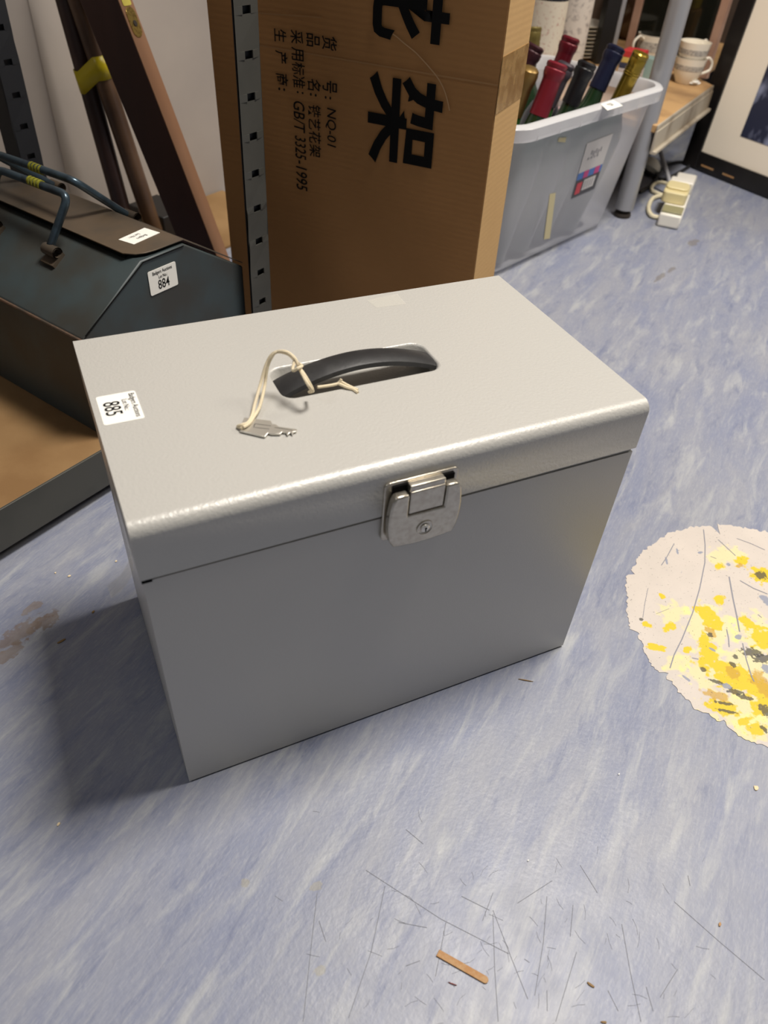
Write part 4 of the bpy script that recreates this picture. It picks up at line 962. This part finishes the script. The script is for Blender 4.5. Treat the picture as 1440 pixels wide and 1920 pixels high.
oq = fz(1272, 92, .2); oq.z = .2003; t = thing('tan_packet', 'tan and white packet with yellow top standing behind the stacked cups', 'packet', oq, ry)
MX = fr(oq, rt, rn_); bm = bmesh.new(); prism(bm, rrect(-.035, -.03, .035, .03, .01), 0, .10, MX); obj('packet_body', bm, mat('tan_packet', srgb(186, 134, 66), .6, noise=(22, srgb(206, 196, 178), .5, .6, (1, 1, .4))), t, bevel=.004)
bm = bmesh.new(); prism(bm, rrect(-.028, -.024, .028, .024, .01), .1002, .135, MX); obj('packet_top', bm, mat('yellow_cap', srgb(226, 190, 30), .4), t, bevel=.004)

# ================================================================== PICTURE FRAME
FO = Vector((1.638, 1.238, .003)); fyw = -1.429; fln = .062
ft = Vector((math.cos(fyw), math.sin(fyw), 0)); fn = Vector((-ft.y, ft.x, 0)); fu = Z*math.cos(fln)+fn*math.sin(fln); 
MF = fr(FO, ft, fu)      # local z = ft x fu : towards the viewer
FW, FH, fw_, mm_, mb_ = .62, .80, .043, .092, .062
pfm = thing('picture_frame', 'large black picture frame with cream mount and blue-grey print leaning at right', 'picture frame', FO)
fz_ = (ft.cross(fu))
bm = bmesh.new()
for lo, hi in (((0, 0), (fw_, FH)), ((FW-fw_, 0), (FW, FH)), ((fw_+.0002, 0), (FW-fw_-.0002, fw_)), ((fw_+.0002, FH-fw_), (FW-fw_-.0002, FH))):
    box(bm, (lo[0], lo[1], -.016), (hi[0], hi[1], 0), MF)
obj('frame_moulding', bm, M_PFRAME, pfm, bevel=.0015)
bm = bmesh.new(); box(bm, (fw_, fw_, -.012), (FW-fw_, FH-fw_, -.006), MF); obj('mount_board', bm, M_MAT, pfm, smooth=0)
bm = bmesh.new(); box(bm, (fw_+mm_, fw_+mb_, -.0059), (FW-fw_-mm_, FH-fw_-mm_, -.0052), MF); obj('print', bm, M_PRINT, pfm, smooth=0)
for a, b in ((.06, .10), (.13, .165)):
    bm = bmesh.new(); box(bm, (a, .012, -.006), (b, .016, .0006), MF); obj('chipped_edge', bm, M_WOODST, pfm, smooth=0)

# ================================================================== EXTENSION LEAD
e0 = fz(1290, 325, .03); e1 = fz(1258, 403, .03); ex = (e1-e0).normalized(); el = (e1-e0).length
ey = Z.cross(ex); e_c = (e0+e1)/2; e_c.z = 0
es = thing('extension_lead', 'white mains extension block with cream cable on the floor below the frame', 'extension lead', e_c)
MEX = fr((e0.x, e0.y, 0), ex, ey)
bm = bmesh.new(); box(bm, (0, -.024, .001), (el, .024, .030), MEX); obj('socket_block', bm, M_WHITEPL, es, bevel=.004)
bm = bmesh.new(); box(bm, (el*.40, -.030, .0305), (el*.50, .024, .055), MEX); obj('white_plug', bm, M_WHITEPL, es, bevel=.003)
bm = bmesh.new(); prism(bm, rrect(el*.55, -.034, el*.78, .020, .010), .0305, .055, MEX); prism(bm, rrect(el*.56, -.032, el*.72, .018, .012), .0552, .060, MEX); obj('cream_plug', bm, M_YCREAM, es, bevel=.006)
bm = bmesh.new(); box(bm, (el*.84, -.022, .0302), (el*.98, .022, .034), MEX); obj('switch_panel', bm, M_GRNPL, es, bevel=.001)
bm = bmesh.new()
cab = [(1283, 350, .045), (1262, 348, .03), (1240, 342, .02), (1226, 346, .01), (1222, 356, .006), (1232, 362, .006), (1244, 366, .006)]
tube(bm, spline([fz(*q) for q in cab], 8), .0042, 8)
cab = [(1244, 366, .006), (1224, 372, .006), (1216, 390, .006), (1222, 404, .006), (1240, 408, .006), (1254, 406, .012)]
tube(bm, spline([fz(*q) for q in cab], 8), .0050, 8)
obj('cream_cable', bm, M_CREAMPL, es)
bm = bmesh.new(); tube(bm, spline([fz(*q) for q in [(1205, 320, .005), (1222, 330, .005), (1245, 336, .005), (1270, 325, .005), (1292, 312, .005)]], 8), .004, 8); tube(bm, spline([fz(*q) for q in [(1200, 360, .005), (1214, 352, .005), (1228, 340, .005), (1240, 318, .005), (1262, 305, .005), (1300, 304, .005)]], 8), .004, 8)
o = obj('black_cable', bm, M_PLAST, origin=fz(1240, 330)); setp(o, 'thin black cable lying on the floor behind the extension block', 'cable')
ra = fz(1256, 342, .006); rb = fz(1238, 283, .06); bm = bmesh.new(); tube(bm, [ra, rb], .0055, 10); o = obj('grey_rod', bm, M_GREYPL, origin=ra); setp(o, 'short grey plastic rod leaning up under the wooden shelf', 'rod')
wa = fz(1222, 300, .03); bm = bmesh.new(); lathe(bm, [(0, -.012), (.022, -.010), (.030, 0), (.024, .014), (.010, .022), (0, .023)], Matrix.Translation((wa.x, wa.y, .013)) @ Matrix.Rotation(.5, 4, 'Y') , 16); 
o = obj('white_plug_adapter', bm, M_WHITEPL, origin=(wa.x, wa.y, .001)); setp(o, 'rounded white plug lying under the wooden shelf', 'plug')
